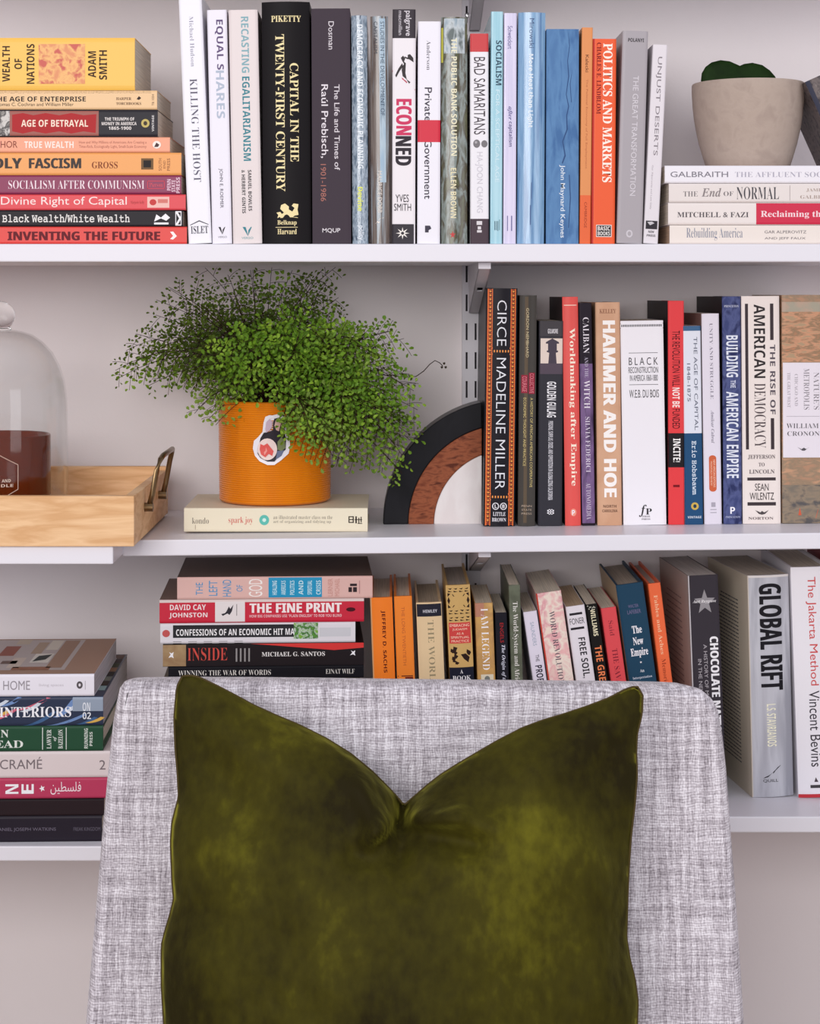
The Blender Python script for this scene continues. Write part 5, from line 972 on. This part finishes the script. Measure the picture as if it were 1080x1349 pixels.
nt.links.new(n3, bp2.inputs['Height']); nt.links.new(n2, bp.inputs['Height']); nt.links.new(bp2.outputs[0], bp.inputs['Normal']); nt.links.new(bp.outputs[0], vb.inputs['Normal'])
OFF = -.075
Lc = [(240, 891), (233, 905), (231, 925), (229.5, 945), (231, 985), (234, 1020), (235.5, 1050), (231, 1066), (226.5, 1085), (225, 1110), (227, 1160), (229, 1184), (224, 1205), (217, 1228), (213, 1245), (213, 1300), (216, 1345), (219, 1400), (214, 1450), (212, 1520), (220, 1590), (232, 1640)]
Rc = [(840, 905), (846.5, 916), (845.5, 940), (839, 967), (838, 990), (839, 1021), (836, 1060), (831, 1102), (828, 1145), (826.5, 1182), (825, 1236), (829, 1262), (836, 1290), (840, 1320), (839, 1349), (835, 1400), (838, 1460), (842, 1540), (836, 1590), (822, 1640)]
Tc = [(240, 891), (250, 889.5), (262, 892), (285, 903), (310, 916), (334, 929), (365, 943), (394, 955), (430, 973), (462, 993), (490, 1016), (512, 1038), (524, 1051), (532, 1061), (545, 1050), (562, 1035), (580, 1021), (602, 1007), (624, 994), (655, 976), (688, 959), (715, 949), (742, 941), (772, 931), (801, 920), (822, 909), (832, 905), (840, 905)]
Bc = [(232, 1640), (380, 1625), (530, 1615), (680, 1625), (822, 1640)]
def rs2(P, n_): return [p for p in resample([Vector((a, b, 0)) for a, b in P], n_)]
NU, NV = 110, 110
Tp, Bp, Lp_, Rp_ = rs2(Tc, NU + 1), rs2(Bc, NU + 1), rs2(Lc, NV + 1), rs2(Rc, NV + 1)
def pil(side):
    G = []
    for j in range(NV + 1):
        row = []; v = j / NV
        for i in range(NU + 1):
            u = i / NU
            # keep the chopped notch local to the upper part
            p = Tp[i] * (1 - v) + Bp[i] * v + Lp_[j] * (1 - u) + Rp_[j] * u - (Tp[0] * (1 - u) * (1 - v) + Tp[NU] * u * (1 - v) + Bp[0] * (1 - u) * v + Bp[NU] * u * v)
            e_ = min(u, 1 - u, 1) ; 
            w_ = (max(0, 4 * u * (1 - u)) ** .7) * (max(0, 4 * v * (1 - v)) ** .55)
            th = .072 * w_
            if side < 0: th *= .7
            du, dv = p.x - 530, p.y - 1062
            dent = math.exp(-(du / 17) ** 2) * math.exp(-max(dv, 0) / 26)
            th -= .026 * dent * min(1, w_ * 3) if side > 0 else 0
            if side > 0:
                # folds running out of the chop: a curled ridge to the lower left, a hollow under it, a lobe at the right
                def seg(ax, ay, bx_, by_, wdt, amp):
                    ex, ey = bx_ - ax, by_ - ay; L2 = ex * ex + ey * ey; tt = max(0, min(1, ((p.x - ax) * ex + (p.y - ay) * ey) / L2))
                    return amp * math.exp(-((p.x - ax - ex * tt) ** 2 + (p.y - ay - ey * tt) ** 2) / wdt ** 2)
                th += seg(478, 1030, 500, 1082, 20, .014) + seg(500, 1082, 492, 1098, 15, .009)
                th -= seg(532, 1066, 522, 1086, 8, .012) + seg(522, 1086, 500, 1103, 8, .009)
                th += seg(545, 1072, 600, 1066, 13, .013) + seg(600, 1066, 650, 1080, 18, .008)
                th -= seg(545, 1094, 620, 1104, 16, .010) + seg(470, 1120, 520, 1116, 18, .008)
                th += seg(300, 960, 440, 1020, 34, .006) - seg(270, 990, 330, 1080, 30, .006) + seg(700, 1010, 780, 980, 34, .007) - seg(790, 990, 800, 1100, 26, .007) + seg(760, 1120, 790, 1300, 30, .006)
                th += .0035 * math.sin(p.y / 27 + p.x / 60) * min(1, w_) * math.exp(-u * 9) + .004 * math.sin(p.y / 33) * math.exp(-(1 - u) * 8) * min(1, w_)
                th += .003 * math.sin(p.x / 70 + p.y / 110) * w_
            b = plane_pt(p.x, p.y, OFF)
            row.append(b + nrm * th * side)
        G.append(row)
    return G
pillow = thing('pillow', (0, YC + OFF, 0), 'olive green velvet pillow with a chopped top, propped on the grey armchair', 'pillow')
porg = plane_pt(530, 1600, OFF); pillow.location = porg
V = []; Fc = []; W1 = NU + 1
for G in (pil(1), pil(-1)):
    for row in G: V += [p - porg for p in row]
nn = W1 * (NV + 1)
for j in range(NV):
    for i in range(NU):
        a = j * W1 + i; Fc.append((a, a + W1, a + W1 + 1, a + 1)); Fc.append((a + nn, a + 1 + nn, a + W1 + 1 + nn, a + W1 + nn))
pm = mesh('velvet_cover', V, Fc, velvet, pillow)
bm = bmesh.new(); bm.from_mesh(pm.data); bmesh.ops.remove_doubles(bm, verts=bm.verts, dist=.00005); bmesh.ops.recalc_face_normals(bm, faces=bm.faces)
for f in bm.faces: f.smooth = True
bm.to_mesh(pm.data); bm.free()
loop = Tp + Rp_[1:] + Bp[::-1][1:] + Lp_[::-1][1:-1]
mb = MB(); mb.tube([plane_pt(p.x, p.y, OFF) - porg for p in loop] + [plane_pt(loop[0].x, loop[0].y, OFF) - porg], .0009, 6)
mb.build('edge_seam', mat((74, 62, 34), .8), pillow, True)

flush_text()
